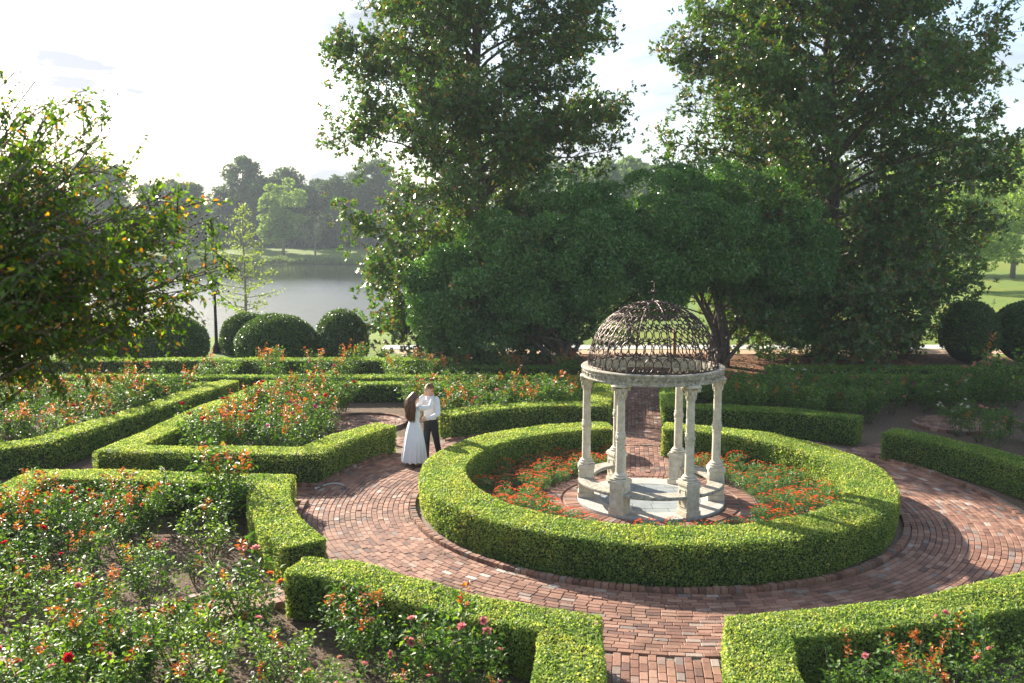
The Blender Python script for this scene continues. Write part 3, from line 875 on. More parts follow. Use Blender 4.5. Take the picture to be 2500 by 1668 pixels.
for k in range(60):
    t = k * 2 * PI / 60
    q = np.linspace(0, 1, 12); sgn = 1 if k % 2 else -1
    ang = t + .034 * (1 - .7 * q) * np.cos(2.6 * PI * q) * sgn
    zz = 2.595 + .034 * (1 - .7 * q) * np.sin(2.6 * PI * q)
    fr.tube(np.stack([1.345 * np.cos(ang), 1.345 * np.sin(ang), zz], 1), .0085, 4)
fr.build('frieze_carving', M['stone_dark'], beam)
for k in range(6):
    t = col_ang[k] + .02
    MB().box((1.345 * math.cos(t), 1.345 * math.sin(t), 2.595), (.036, .008, .13), t).build('joint', M['stone_dark'], beam, flat=True)
# iron dome
DZ, DR, DH = 2.705, 1.235, 1.24
dome = obj('dome', None, gz)
def dpt(e, a, k=1.0): return np.stack([k * DR * np.cos(e) * np.cos(a), k * DR * np.cos(e) * np.sin(a), DZ + k * DH * np.sin(e)], -1)
e = np.linspace(0, PI / 2 * .97, 22)
rib_me = MB().tube(dpt(e, np.zeros_like(e)), .0115, 6).mesh('rib', M['iron'])
for k in range(12): obj('rib', rib_me, dome, rot=(0, 0, R_(7 + 30 * k)))
s = np.linspace(0, 1, 26)
th = 2.25 * np.clip(s / .58, 0, 1) + np.where(s > .58, (s - .58) / .42, 0) ** 1.25 * 8.2
x = np.concatenate([[0], np.cumsum(np.cos(th[:-1] + .5 * np.diff(th)) * np.where(s[:-1] < .58, .060, .036))])
y = np.concatenate([[0], np.cumsum(np.sin(th[:-1] + .5 * np.diff(th)) * np.where(s[:-1] < .58, .060, .036))])
sx = .47 / x.max(); sy = .92 / y.max()
half = np.stack([x * sx, y * sy], 1)
scroll2d = np.vstack([(half * [-1, 1])[:0:-1], half])
tiers = [(0, 14), (14, 28), (28, 42), (42, 55), (55, 67), (67, 78)]
for ti, (e0, e1) in enumerate(tiers):
    n = 24 if ti < 4 else 12
    wid = R_(360 / n)
    u, v = scroll2d[:, 0] * wid * 1.06, R_(e0) + scroll2d[:, 1] * R_(e1 - e0)
    up = dpt(v, u)
    me_up = MB().tube(up, .0092, 4).mesh('scroll', M['iron'])
    v2 = R_(e1) - scroll2d[:, 1] * R_(e1 - e0)
    me_dn = MB().tube(dpt(v2, u), .0092, 4).mesh('scroll', M['iron'])
    for k in range(n):
        t = R_(7) + (k + .5) * wid
        obj('scroll', me_up if (ti % 2 == 0) else me_dn, dome, rot=(0, 0, t))
        if n == 24 and ti in (1, 3): obj('scroll', me_up, dome, rot=(0, 0, t + wid / 2))
        if ti in (0, 2): obj('scroll', me_dn, dome, rot=(0, 0, t + wid / 2))
a = np.linspace(0, 2 * PI, 61)
obj('hoop', MB().tube(dpt(np.full(61, .01), a), .011, 5).mesh('hoop', M['iron']), dome)
obj('hoop', MB().tube(dpt(np.full(61, R_(80)), a), .010, 5).mesh('hoop', M['iron']), dome)
fin = obj('finial', MB().tube([(0, 0, DZ + DH * .985), (0, 0, DZ + DH + .05), (.01, 0, DZ + DH + .38)], [.014, .006, .004], 6).ell((0, 0, DZ + DH + .02), (.035, .035, .02)).mesh('finial', M['iron']), dome)
vane = MB()
vane.tube([(-.11, 0, 4.10), (-.05, .0, 4.09), (.05, 0, 4.10), (.10, 0, 4.15)], [.004, .014, .012, .004], 6)
vane.tube([(-.02, 0, 4.10), (.03, .05, 4.15), (.08, .09, 4.16)], [.02, .014, .004], 5)
vane.tube([(-.02, 0, 4.10), (-.05, -.05, 4.14), (-.02, -.09, 4.16)], [.02, .014, .004], 5)
vane.tube([(-.05, 0, 4.30), (0, 0, 4.33), (.05, 0, 4.31)], [.004, .012, .004], 5)
vane.build('bird_vane', M['iron'], dome)

# ---------------------------------------------------------------- the couple
MID = np.array([-2.035, 20.265]); FV = np.array([.575, .818]); RV = np.array([.818, -.575])
def W3(f, r, z): return np.array([MID[0] + FV[0] * f + RV[0] * r, MID[1] + FV[1] * f + RV[1] * r, z + .034])
def chain(mb, pts, rad, seg=12, sub=5, caps=True):
    """smooth tapered limb through (f, r, z) joints with round ends"""
    P = np.array([W3(*p) for p in pts]); n = len(P)
    t = np.arange(n); q = np.linspace(0, n - 1, (n - 1) * sub + 1)
    # catmull-rom
    Pe = np.vstack([2 * P[0] - P[1], P, 2 * P[-1] - P[-2]])
    out = []
    for v in q:
        i = min(int(v), n - 2); u = v - i
        p0, p1, p2, p3 = Pe[i:i + 4]
        out.append(.5 * ((2 * p1) + (-p0 + p2) * u + (2 * p0 - 5 * p1 + 4 * p2 - p3) * u * u + (-p0 + 3 * p1 - 3 * p2 + p3) * u ** 3))
    rad = np.array(rad, float)
    rr = np.interp(q, t, rad) if rad.ndim == 1 else np.stack([np.interp(q, t, rad[:, k]) for k in (0, 1)], 1)
    mb.tube(out, rr, seg)
    for e_ in (0, -1) if caps else ():
        r = float(np.min(rr[e_]))
        mb.ell(out[e_], (r, r, r), 10, 7)
    return mb
def torso(mb, rings, cx=0):
    """rings: f, r, z, half depth (along f), half width (along r)"""
    seg = 20; V = []
    for f, r, z, d, w in rings:
        for k in range(seg):
            t = k * 2 * PI / seg
            V.append(W3(f + d * math.cos(t), r + w * math.sin(t), z))
    V = np.array(V); n = len(rings)
    i = np.arange(n - 1)[:, None] * seg; j = np.arange(seg)[None]; k = (j + 1) % seg
    F = np.stack([i + j, i + k, i + seg + k, i + seg + j], 2).reshape(-1, 4)
    V = np.vstack([V, V[:seg].mean(0), V[-seg:].mean(0)])
    j = np.arange(seg); k = (j + 1) % seg
    F3 = np.vstack([np.stack([k, j, np.full(seg, len(V) - 2)], 1), np.stack([(n - 1) * seg + j, (n - 1) * seg + k, np.full(seg, len(V) - 1)], 1)])
    mb.add(V, [F, F3])
def fuse(o, vox, smooth=3, wrinkle=0.0, wscale=.08):
    m = o.modifiers.new('fuse', 'REMESH'); m.mode = 'VOXEL'; m.voxel_size = vox; m.use_smooth_shade = True
    if smooth:
        q = o.modifiers.new('soft', 'SMOOTH'); q.iterations = smooth; q.factor = .5
    if wrinkle:
        tx = bpy.data.textures.new('folds', 'CLOUDS'); tx.noise_scale = wscale
        dsp = o.modifiers.new('folds', 'DISPLACE'); dsp.texture = tx; dsp.strength = wrinkle; dsp.texture_coords = 'GLOBAL'
    return o
def hand(mb, wrist, aim, palm_n, curl, s=1.0, thumb=1):
    """palm plus five fingers; wrist, aim, palm_n in (f,r,z)"""
    w = np.array(wrist, float); d = np.array(aim, float); d /= np.linalg.norm(d)
    n = np.array(palm_n, float); n -= d * (n @ d); n /= np.linalg.norm(n)
    sdir = np.cross(d, n)
    chain(mb, [tuple(w), tuple(w + d * .045 * s), tuple(w + d * .085 * s)], np.array([[.018, .024], [.015, .036], [.012, .036]]) * s, 10, 3)
    for k, (off, ln) in enumerate(((-.030, .066), (-.010, .076), (.010, .072), (.029, .056))):
        b = w + (d * .082 + sdir * off) * s
        p1 = b + (d * math.cos(curl) + n * math.sin(curl)) * ln * .5 * s
        p2 = p1 + (d * math.cos(2 * curl) + n * math.sin(2 * curl)) * ln * .5 * s
        chain(mb, [tuple(b), tuple(p1), tuple(p2)], np.array([.0095, .0088, .0078]) * s, 8, 3)
    b = w + (d * .028 - sdir * .028 * thumb) * s
    p1 = b + (d * .5 - sdir * .75 * thumb + n * .3) * .042 * s
    p2 = p1 + (d * .85 - sdir * .25 * thumb + n * .4) * .036 * s
    chain(mb, [tuple(b), tuple(p1), tuple(p2)], np.array([.013, .0105, .009]) * s, 8, 3)
def head(mb, c, face, s=1.0):
    """c centre (f,r,z); face = unit direction (f,r) the head looks"""
    f = np.array([*face, 0.0]); f /= np.linalg.norm(f); sd = np.array([-f[1], f[0], 0]); up = np.array([0, 0, 1.0]); c = np.array(c, float)
    def e(off, rad):
        o = c + f * off[0] * s + sd * off[1] * s + up * off[2] * s
        p = W3(*o); q = W3(*(o + f)) - p
        mb.ell(p, np.array(rad) * s, 14, 10, math.atan2(q[1], q[0]))
    e((-.012, 0, .025), (.098, .076, .092)); e((.022, 0, -.030), (.072, .060, .078)); e((.058, 0, -.085), (.030, .030, .024))
    e((.096, 0, -.018), (.020, .013, .026)); e((.104, 0, -.030), (.013, .017, .012)); e((.078, 0, .030), (.018, .050, .012))
    e((.088, 0, -.060), (.012, .024, .010))
    for q in (-1, 1):
        e((-.005, q * .080, -.012), (.024, .010, .034)); e((.062, q * .036, -.030), (.026, .022, .022))
def face_bits(c, face, parent, s=1.0):
    f = np.array([*face, 0.0]); f /= np.linalg.norm(f); sd = np.array([-f[1], f[0], 0]); up = np.array([0, 0, 1.0]); c = np.array(c, float)
    def bit(name, off, rad, mat):
        o = c + f * off[0] * s + sd * off[1] * s + up * off[2] * s
        p = W3(*o); q = W3(*(o + f)) - p
        MB().ell(p, np.array(rad) * s, 8, 6, math.atan2(q[1], q[0])).build(name, mat, parent)
    for q in (-1, 1):
        bit('eye', (.083, q * .032, .004), (.010, .014, .008), M['dark_detail'])
        bit('eyebrow', (.092, q * .034, .030), (.006, .020, .005), M['hair_brown'])
    bit('mouth', (.097, 0, -.062), (.007, .022, .006), M['lip'])

# --- man
man_face = np.array([-.80, -.60])
mb = MB()
hm = (.262, -.015, 1.672)
head(mb, hm, man_face, 1.02)
chain(mb, [(.295, 0, 1.40), (.288, -.003, 1.49), (.272, -.01, 1.60)], [.062, .056, .055])
torso(mb, [(.29, 0, .86, .09, .14), (.285, 0, .98, .09, .14), (.29, 0, 1.15, .09, .14), (.30, 0, 1.32, .10, .16), (.30, 0, 1.43, .085, .15), (.295, 0, 1.48, .05, .06)])
armL = [(.295, .185, 1.435), (.20, .300, 1.20), (.13, .325, 1.13), (-.10, .235, 1.06)]
armR = [(.295, -.185, 1.435), (.19, -.290, 1.21), (.12, -.305, 1.15), (-.10, -.205, 1.08)]
for A_ in (armL, armR): chain(mb, A_, [.048, .040, .036, .026])
hand(mb, armL[-1], (-.9, -.40, -.10), (-.3, -1, 0), .30, 1.05, -1)
hand(mb, armR[-1], (-.9, .40, -.05), (-.3, 1, 0), .30, 1.05, 1)
legL = [(.285, .085, .90), (.345, .125, .50), (.415, .155, .09)]
legR = [(.285, -.085, .90), (.25, -.085, .50), (.225, -.080, .09)]
for A_ in (legL, legR): chain(mb, A_, [.080, .056, .040])
man = fuse(mb.build('person', M['skin'], None), .009, 3)
tag(man, 'man in white shirt and dark trousers holding the woman by her waist', 'person', 'embracing couple on the brick path')
mb = MB()
torso(mb, [(.285, 0, .97, .108, .165), (.285, 0, 1.06, .112, .168), (.29, 0, 1.20, .118, .178), (.298, 0, 1.34, .122, .195), (.298, 0, 1.42, .105, .190), (.295, 0, 1.475, .075, .12), (.290, 0, 1.515, .066, .070)])
for A_ in (armL, armR): chain(mb, A_, [.070, .060, .056, .042])
fuse(mb.build('shirt', M['shirt'], man), .012, 4, .022, .09)
mb = MB()
torso(mb, [(.285, 0, .84, .118, .165), (.285, 0, .92, .118, .168), (.285, 0, 1.0, .105, .160)])
for A_ in (legL, legR): chain(mb, A_[:2] + [(A_[2][0], A_[2][1], .12)], [.104, .076, .066])
fuse(mb.build('trousers', M['trouser'], man), .012, 4, .018, .10)
belt = MB(); torso(belt, [(.285, 0, .985, .108, .163), (.285, 0, 1.02, .109, .164)]); belt.build('belt', M['shoe_dark'], man)
for (fx, ry) in ((.415, .155), (.225, -.080)):
    mb = MB(); chain(mb, [(fx + .07, ry, .045), (fx, ry, .05), (fx - .10, ry - .035, .038), (fx - .17, ry - .06, .03)], np.array([[.04, .04], [.046, .05], [.042, .03], [.034, .024]]), 10, 4)
    fuse(mb.build('shoe', M['shoe_dark'], man), .008, 2)
mb = MB()
fz = np.array([*man_face, 0.0]); sd_ = np.array([-fz[1], fz[0], 0.0])
hc = np.array(hm)
hr = np.random.default_rng(5)
for k in range(170):
    t = hr.uniform(-1, 1) * 2.5; ph = hr.uniform(-.05, 1.25)
    dirv = -fz * math.cos(t) * math.cos(ph) + sd_ * math.sin(t) * math.cos(ph) + np.array([0, 0, math.sin(ph)])
    if dirv @ fz > .45 and dirv[2] < .55: continue
    root = hc + np.array([0, 0, .028]) + dirv * np.array([.092, .088, .092])
    sweep = -fz * .4 + sd_ * hr.normal() * .3 + np.array([0, 0, -.35 + .3 * (dirv[2] > .7)]) + (fz * .5 if dirv @ fz > .1 else 0)
    chain(mb, [tuple(root - dirv * .012), tuple(root + dirv * .010 + sweep * .02), tuple(root + dirv * .006 + sweep * .055)], [.013, .013, .005], 4, 2, caps=False)
mb.build('hair', M['hair_light'], man)
face_bits(hm, man_face, man, 1.02)

# --- woman
wf = np.array([.93, .25])
hw = (-.235, .0, 1.535)
mb = MB()
head(mb, hw, wf, .94)
chain(mb, [(-.265, 0, 1.28), (-.258, 0, 1.37), (-.24, 0, 1.46)], [.050, .044, .045])
torso(mb, [(-.27, 0, .80, .09, .14), (-.27, 0, .92, .10, .145), (-.268, 0, 1.04, .08, .108), (-.262, 0, 1.17, .09, .125), (-.262, 0, 1.28, .075, .135), (-.262, 0, 1.345, .045, .055)])
warR = [(-.25, .152, 1.315), (-.02, .215, 1.315), (.03, .21, 1.335), (.22, .135, 1.50)]
warL = [(-.25, -.152, 1.315), (-.03, -.215, 1.335), (.03, -.21, 1.36), (.20, -.135, 1.51)]
for A_ in (warR, warL): chain(mb, A_, [.040, .033, .031, .021])
hand(mb, warR[-1], (.55, -.25, .55), (.2, -1, -.2), .25, .92, 1)
hand(mb, warL[-1], (.75, .30, .25), (.2, 1, -.1), .30, .92, -1)
for q in (-1, 1):
    chain(mb, [(-.27, q * .075, .85), (-.262, q * .072, .46), (-.272, q * .068, .085)], [.075, .050, .032])
woman = fuse(mb.build('person', M['skin'], None), .009, 3)
tag(woman, 'woman with long wavy brown hair in a long white dress hugging the man', 'person', 'embracing couple on the brick path')
# dress: lofted skirt with pleats
seg = 72; V = []
prof = [(1.335, .050, .070, -.262), (1.315, .070, .135, -.262), (1.26, .090, .150, -.262), (1.17, .104, .142, -.258), (1.08, .094, .124, -.264), (1.03, .090, .120, -.268), (.98, .106, .138, -.270), (.88, .140, .172, -.272), (.72, .180, .208, -.276), (.52, .216, .240, -.282), (.32, .246, .266, -.288), (.18, .266, .284, -.292), (.115, .274, .292, -.294), (.105, .268, .286, -.294)]
for z, d, w, f0 in prof:
    amt = np.clip((1.0 - z) / .9, 0, 1)
    for k in range(seg):
        t = k * 2 * PI / seg
        pl = 1 + amt * (.085 * (1 - abs(math.sin(6.5 * t + .8 * math.sin(3 * t) + .6 * z))) * 2 - .085 + .035 * math.sin(23 * t + 2 * z + 1.5 * math.sin(5 * t)))
        zz = z + (.012 * math.sin(13 * t) if z < .2 else 0)
        V.append(W3(f0 + d * pl * math.cos(t), w * pl * math.sin(t), zz))
V = np.array(V); n = len(prof)
i = np.arange(n - 1)[:, None] * seg; j = np.arange(seg)[None]; k = (j + 1) % seg
dress = obj('dress', mesh('dress', V, np.stack([i + j, i + seg + j, i + seg + k, i + k], 2).reshape(-1, 4), M['dress']), woman)
ssf = dress.modifiers.new('sub', 'SUBSURF'); ssf.levels = 1; ssf.render_levels = 2
sol = dress.modifiers.new('cloth', 'SOLIDIFY'); sol.thickness = .004
for A_ in (warR, warL):
    mb = MB(); chain(mb, A_, [.062, .050, .046, .030]); mb.build('sleeve', M['dress'], woman)
for q in (-1, 1):
    mb = MB(); chain(mb, [(-.31, q * .07, .035), (-.27, q * .068, .04), (-.19, q * .07, .03), (-.12, q * .072, .02)], np.array([[.032, .032], [.034, .036], [.034, .022], [.026, .016]]), 10, 4)
    fuse(mb.build('shoe', M['shoe_tan'], woman), .008, 2)
mb = MB()
hr = np.random.default_rng(9)
hc = np.array(hw); fz = np.array([*wf, 0.0]); fz /= np.linalg.norm(fz); sd_ = np.array([-fz[1], fz[0], 0.0])
mb.ell(W3(*(hc - fz * .015 + np.array([0, 0, .03]))), (.092, .085, .088), 14, 10)
for k in range(300):
    t = hr.uniform(-1.95, 1.95); ph = hr.uniform(-.1, 1.4)
    dirv = -fz * math.cos(t) * math.cos(ph) + sd_ * math.sin(t) * math.cos(ph) + np.array([0, 0, math.sin(ph)])
    root = hc + np.array([0, 0, .03]) - fz * .01 + dirv * np.array([.09, .082, .088])
    out = unit(np.array([*(-fz[:2] * (1.0 + .25 * abs(t)) * math.cos(t * .7) + sd_[:2] * math.sin(t) * .75), 0.0]))
    end_z = hr.uniform(1.0, 1.22); w = hr.uniform(.10, .165); ph2 = hr.uniform(0, 6.28); am = hr.uniform(.010, .026)
    P = [tuple(root - dirv * .01), tuple(root + dirv * .012)]
    z0 = root[2]
    for z in np.linspace(min(z0 - .06, 1.50), end_z, 7):
        q = (z0 - z) / (z0 - end_z + 1e-6)
        c_ = np.array([-.255, 0, z]) + out * (w * (.75 + .35 * math.sin(PI * min(q, 1) * .8))) - fz * .015
        c_ = c_ + sd_ * am * math.sin(11 * q + ph2) + out * am * math.cos(13 * q + ph2)
        P.append(tuple(c_))
    chain(mb, P, np.linspace(.013, .004, len(P)), 4, 2, caps=False)
mb.build('hair', M['hair_brown'], woman)
face_bits(hw, wf, woman, .94)

# ---------------------------------------------------------------- trees
def bez(p0, p1, p2, n):
    t = np.linspace(0, 1, n)[:, None]
    return (1 - t) ** 2 * p0 + 2 * t * (1 - t) * p1 + t * t * p2

def rosettes(P, A, r, k=9, L=.17, W=.065, spread=.95):
    """whorls of k leaves around tips P with axis A"""
    n = len(P)
    Pn = np.repeat(P, k, 0); An = np.repeat(unit(A), k, 0)
    rd = rdir(n * k, r); rd = unit(rd - An * np.sum(rd * An, 1)[:, None])
    t = r.uniform(.25, spread, n * k)[:, None]
    D = unit(An * (1 - t) + rd * t + np.array([0, 0, -.12]))
    Nn = unit(An * .9 + rd * -.4 + rdir(n * k, r) * .45)
    s = r.uniform(.7, 1.25, n * k)
    back = r.uniform(0, .16, n * k)[:, None]
    L_, W_ = (L * s)[:, None], (W * s)[:, None]
    D = unit(D); S = unit(np.cross(D, Nn)); B = Pn - An * back
    flip = (r.random(n * k) < .6)[:, None]
    far_ = B + D * L_ * .72
    V = np.stack([np.where(flip, B, B + D * L_), np.where(flip, far_, B + D * L_ * .25) + S * W_ * .55, np.where(flip, far_, B + D * L_ * .25) - S * W_ * .55], 1).reshape(-1, 3)
    return V, np.arange(n * k * 3).reshape(-1, 3)

def magnolia(name, loc, H, env, nlimb, seed, label, group, lean=(0, 0), z0=.5, per=9, tips_per=10, k=8):
    r = np.random.default_rng(seed)
    kl = k
    root = empty(name, loc, label=label, cat='tree', group=group)
    wood = MB()
    tz = np.linspace(0, H, 16)
    trunk = np.stack([lean[0] * (tz / H) ** 1.3 + .18 * np.sin(tz * .55 + seed), lean[1] * tz / H + .15 * np.cos(tz * .5 + seed), tz], 1)
    trunk[0, :2] = 0
    rad = .36 * (1 - tz / H) ** .8 + .03; rad[0] *= 1.5
    wood.tube(trunk, rad, 10)
    for k in range(5):                                   # surface roots
        t = k * 1.26 + seed
        wood.tube([(.15 * math.cos(t), .15 * math.sin(t), .35), (.6 * math.cos(t), .6 * math.sin(t), .06), (1.3 * math.cos(t + .2), 1.3 * math.sin(t + .2), -.05)], [.2, .12, .03], 6)
    tips, axes = [], []
    az = r.uniform(0, 6)
    for q in range(nlimb):
        f = (q + .5) / nlimb
        z = z0 + (H * .97 - z0) * f ** 1.15
        az += 2.4 + r.normal() * .35
        base = np.array([np.interp(z, tz, trunk[:, 0]), np.interp(z, tz, trunk[:, 1]), z])
        ln = np.interp(z, env[0], env[1]) * r.uniform(.72, 1.10)
        rise = r.uniform(.25, .75) if z > H * .3 else r.uniform(-.15, .45)
        dh = np.array([math.cos(az), math.sin(az), 0])
        end = base + dh * ln + np.array([0, 0, ln * rise * .8])
        mid = base + dh * ln * .5 + np.array([0, 0, ln * rise * .75]) + r.normal(0, .15, 3)
        P = bez(base, mid, end, 9); P[1:] += np.cumsum(r.normal(0, .07, (8, 3)), 0)
        rb = .022 + .009 * ln
        wood.tube(P, np.linspace(rb, .015, 9), 6)
        nside = max(4, int(per * (.5 + ln / 6)))
        for sb in range(nside):
            u = r.uniform(.10, 1.0) ** .75
            pb = P[min(int(u * 8), 7)] * (1 - (u * 8 % 1)) + P[min(int(u * 8) + 1, 8)] * (u * 8 % 1)
            side = np.array([-dh[1], dh[0], 0]) * r.choice([-1, 1])
            dv = unit(dh * r.uniform(.1, 1) + side * r.uniform(.1, 1.1) + np.array([0, 0, r.uniform(-.85, 1.05)]))
            l2 = r.uniform(.6, 2.1) * (1.15 - .40 * u) * (ln / 5) ** .4
            e2 = pb + dv * l2 + np.array([0, 0, .12])
            wood.tube([pb, (pb + e2) / 2 + r.normal(0, .06, 3), e2], [.022, .014, .007], 3)
            nt = int(tips_per * r.uniform(.6, 1.3))
            tt = r.uniform(.25, 1.08, nt)[:, None]
            tp = pb + (e2 - pb) * tt + r.normal(0, .24, (nt, 3))
            tips.append(tp); axes.append(unit(dv + np.array([0, 0, .35]) + r.normal(0, .55, (nt, 3))))
    T = np.vstack(tips); A = np.vstack(axes)
    keep = T[:, 2] > .12
    T, A = T[keep], A[keep]
    wood.build('trunk', M['bark'], root)
    v, f = rosettes(T, A, r, kl, .21, .105)
    obj('crown', mesh('magnolia_crown', v, f, M['magnolia']), root)
    return root

magnolia('magnolia_tree', (-1.65, 38, 0), 19.5, ([0, 1.5, 4, 7, 10, 13, 15.5, 18, 19.5], [4.0, 4.4, 5.0, 5.4, 5.5, 4.9, 4.1, 2.3, .7]), 100, 11,
         'tall magnolia tree with sky showing through its crown beside the lake view', 'magnolia trees behind the garden', lean=(.6, 0), per=16, tips_per=15, k=8)
magnolia('magnolia_tree', (13.3, 38.4, 0), 20.5, ([0, 1.5, 4, 7, 10, 13, 16, 19, 20.5], [5.4, 5.8, 6.2, 6.7, 6.6, 5.5, 4.2, 2.0, .6]), 130, 23,
         'broad dark magnolia tree with spreading roots behind the shaded rose bed', 'magnolia trees behind the garden', lean=(-.4, 0), per=18, tips_per=14, k=8)

def clump_crown(r, lobes, nclump, leaf, nleaf, cr=(.45, .95), fine=False):
    """leaves on many small puffs that sit over ellipsoid lobes; lobes: cx,cy,cz,rx,ry,rz"""
    lobes = np.array(lobes, float)
    vol = lobes[:, 3] * lobes[:, 4] + lobes[:, 4] * lobes[:, 5] + lobes[:, 3] * lobes[:, 5]; pr = vol / vol.sum()
    li = r.choice(len(lobes), nclump, p=pr)
    d = rdir(nclump, r); rad = r.uniform(.40, 1.12, nclump)[:, None] ** .5
    rad = rad * (1 + .10 * wob(d * 3 + li[:, None], 1.3, 3))[:, None]
    c = lobes[li, :3] + d * lobes[li, 3:] * rad
    cz_r = r.uniform(*cr, nclump)
    w = cz_r ** 2; ci = r.choice(nclump, nleaf, p=w / w.sum())
    dd = rdir(nleaf, r); dd = unit(dd + d[ci] * .55 + np.array([0, 0, .15]))
    p = c[ci] + dd * (cz_r[ci] * r.uniform(.78, 1.06, nleaf))[:, None] * np.array([1, 1, .72])
    D = unit(dd * .7 + rdir(nleaf, r) * .8); N = unit(dd * .6 + rdir(nleaf, r) * .7 + np.array([0, 0, .35]))
    s = r.uniform(.65, 1.3, nleaf)
    if fine: return chips_vf(p, D, N, leaf[0] * s, leaf[1] * s), c
    return leaves_vf(p, D, N, leaf[0] * s, leaf[1] * s, .2), c

def evergreen(loc, lobes, seed, label, stems, nclump, nleaf, mat='olive', leaf=(.105, .066), name='evergreen_tree', group='multi stemmed evergreen trees'):
    r = np.random.default_rng(seed)
    root = empty(name, loc, label=label, cat='tree', group=group)
    (v, f), c = clump_crown(r, lobes, nclump, leaf, nleaf, (.32, .95), True)
    v = v[:]; 
    obj('crown', mesh('evergreen_crown', v, f, M[mat]), root)
    wood = MB()
    lob = np.array(lobes)
    for k in range(stems):
        t = k * 2.4 + r.uniform(-.3, .3)
        b = np.array([.32 * math.cos(t) * r.uniform(.4, 1.3), .32 * math.sin(t) * r.uniform(.4, 1.0), 0])
        L_ = lob[k % len(lob)]
        e = L_[:3] + r.normal(0, .35, 3) * L_[3:] ; e[2] = max(e[2], 3.0)
        m = np.array([b[0] * 2.2 + e[0] * .22, b[1] * 2 + e[1] * .2, e[2] * .45])
        P = bez(b, m, e, 10)
        wood.tube(P, np.linspace(r.uniform(.10, .16), .03, 10), 7)
        for q in range(7):
            i_ = r.integers(3, 10); tgt = c[r.integers(len(c))]
            if np.linalg.norm(tgt - P[i_]) < 4.0:
                wood.tube(bez(P[i_], (P[i_] + tgt) / 2 + np.array([0, 0, .3]), tgt, 5), np.linspace(.045, .01, 5), 5)
    wood.build('trunk', M['bark'], root)
    return root
evergreen((2.1, 35.2, 0), [(-2.6, -.2, 3.4, 2.9, 2.2, 2.3), (-.2, -.3, 4.6, 3.2, 2.3, 2.3), (2.0, -.2, 3.9, 2.6, 2.1, 2.2), (-4.3, 0, 2.4, 1.5, 1.6, 1.9), (-3.0, .6, 1.7, 1.8, 1.2, 1.5)], 31,
          'wide multi stemmed evergreen catching silver light on its lake side', 9, 300, 170000)
evergreen((8.2, 35.9, 0), [(-2.0, -.3, 5.4, 2.9, 2.2, 2.5), (.6, -.3, 5.2, 3.0, 2.3, 2.6), (2.4, -.2, 3.9, 2.3, 2.0, 2.3), (-3.2, .2, 4.3, 2.3, 2.0, 2.2), (3.0, .6, 2.2, 1.6, 1.2, 1.6)], 32,
          'dark multi stemmed evergreen rising directly behind the iron dome', 9, 310, 175000)

# clipped topiary domes
def topiary(loc, rx, rz_, label, seed, zc=.75, mat='topiary'):
    r = np.random.default_rng(seed)
    root = empty('topiary_bush', loc, label=label, cat='topiary', group='rounded topiary bushes')
    n = int(8200 * rx * rx)
    d = rdir(n, r); d[:, 2] = np.where(d[:, 2] < -.45, -d[:, 2], d[:, 2])
    Rr = np.array([rx, rx * .95, rz_])
    p = d * Rr; p[:, 2] += zc
    nr = unit(d / Rr); p = p + nr * (wob(p, 1.6, seed) * .10 + wob(p, 5, seed + 1) * .03 + r.normal(0, .03, n))[:, None]
    keep = p[:, 2] > .08; p, nr = p[keep], nr[keep]; n = len(p)
    D = unit(nr * .5 + rdir(n, r)); N = unit(nr * .5 + rdir(n, r) * .7 + np.array([0, 0, .4])); s = r.uniform(.7, 1.3, n)
    v, f = chips_vf(p, D, N, .07 * s, .05 * s)
    obj('foliage', mesh('topiary_foliage', v, f, M[mat]), root)
    b = MB().ell((0, 0, zc), (rx * .90, rx * .86, rz_ * .90), 24, 16); b.build('core', M['hedge_body'], root)
    w = MB()
    for k in range(4):
        t = k * 1.6 + seed
        w.tube([(.1 * math.cos(t), .1 * math.sin(t), 0), (.3 * math.cos(t), .3 * math.sin(t), .5), (.5 * math.cos(t), .5 * math.sin(t), .9)], [.06, .05, .03], 6)
    w.build('trunk', M['bark'], root)
    return root
topiary((-9.62, 37, 0), 1.62, 1.22, 'big rounded topiary dome with a stray sprig of dry leaves in front', 1, .72)
topiary((-7.02, 37.2, 0), 1.08, 1.25, 'tall rounded topiary dome next to the first magnolia', 2, .82)
topiary((-11.7, 40, -.06), 1.2, 1.22, 'topiary dome half hidden behind the biggest dome beside the lamp post', 3, .62)
topiary((-13.9, 37, 0), 1.42, 1.15, 'rounded topiary dome on the other side of the lamp post', 4, .72)
topiary((-17.0, 37, 0), 1.5, 1.15, 'rounded topiary dome screened by the speckled tree branches', 5, .62)
topiary((18.3, 36.2, 0), 1.15, 1.3, 'tall shaded topiary bush under the edge of the second magnolia', 6, 1.25)
topiary((20.75, 36.2, 0), 1.45, 1.35, 'wide shaded topiary bush past the second magnolia', 7, 1.25)

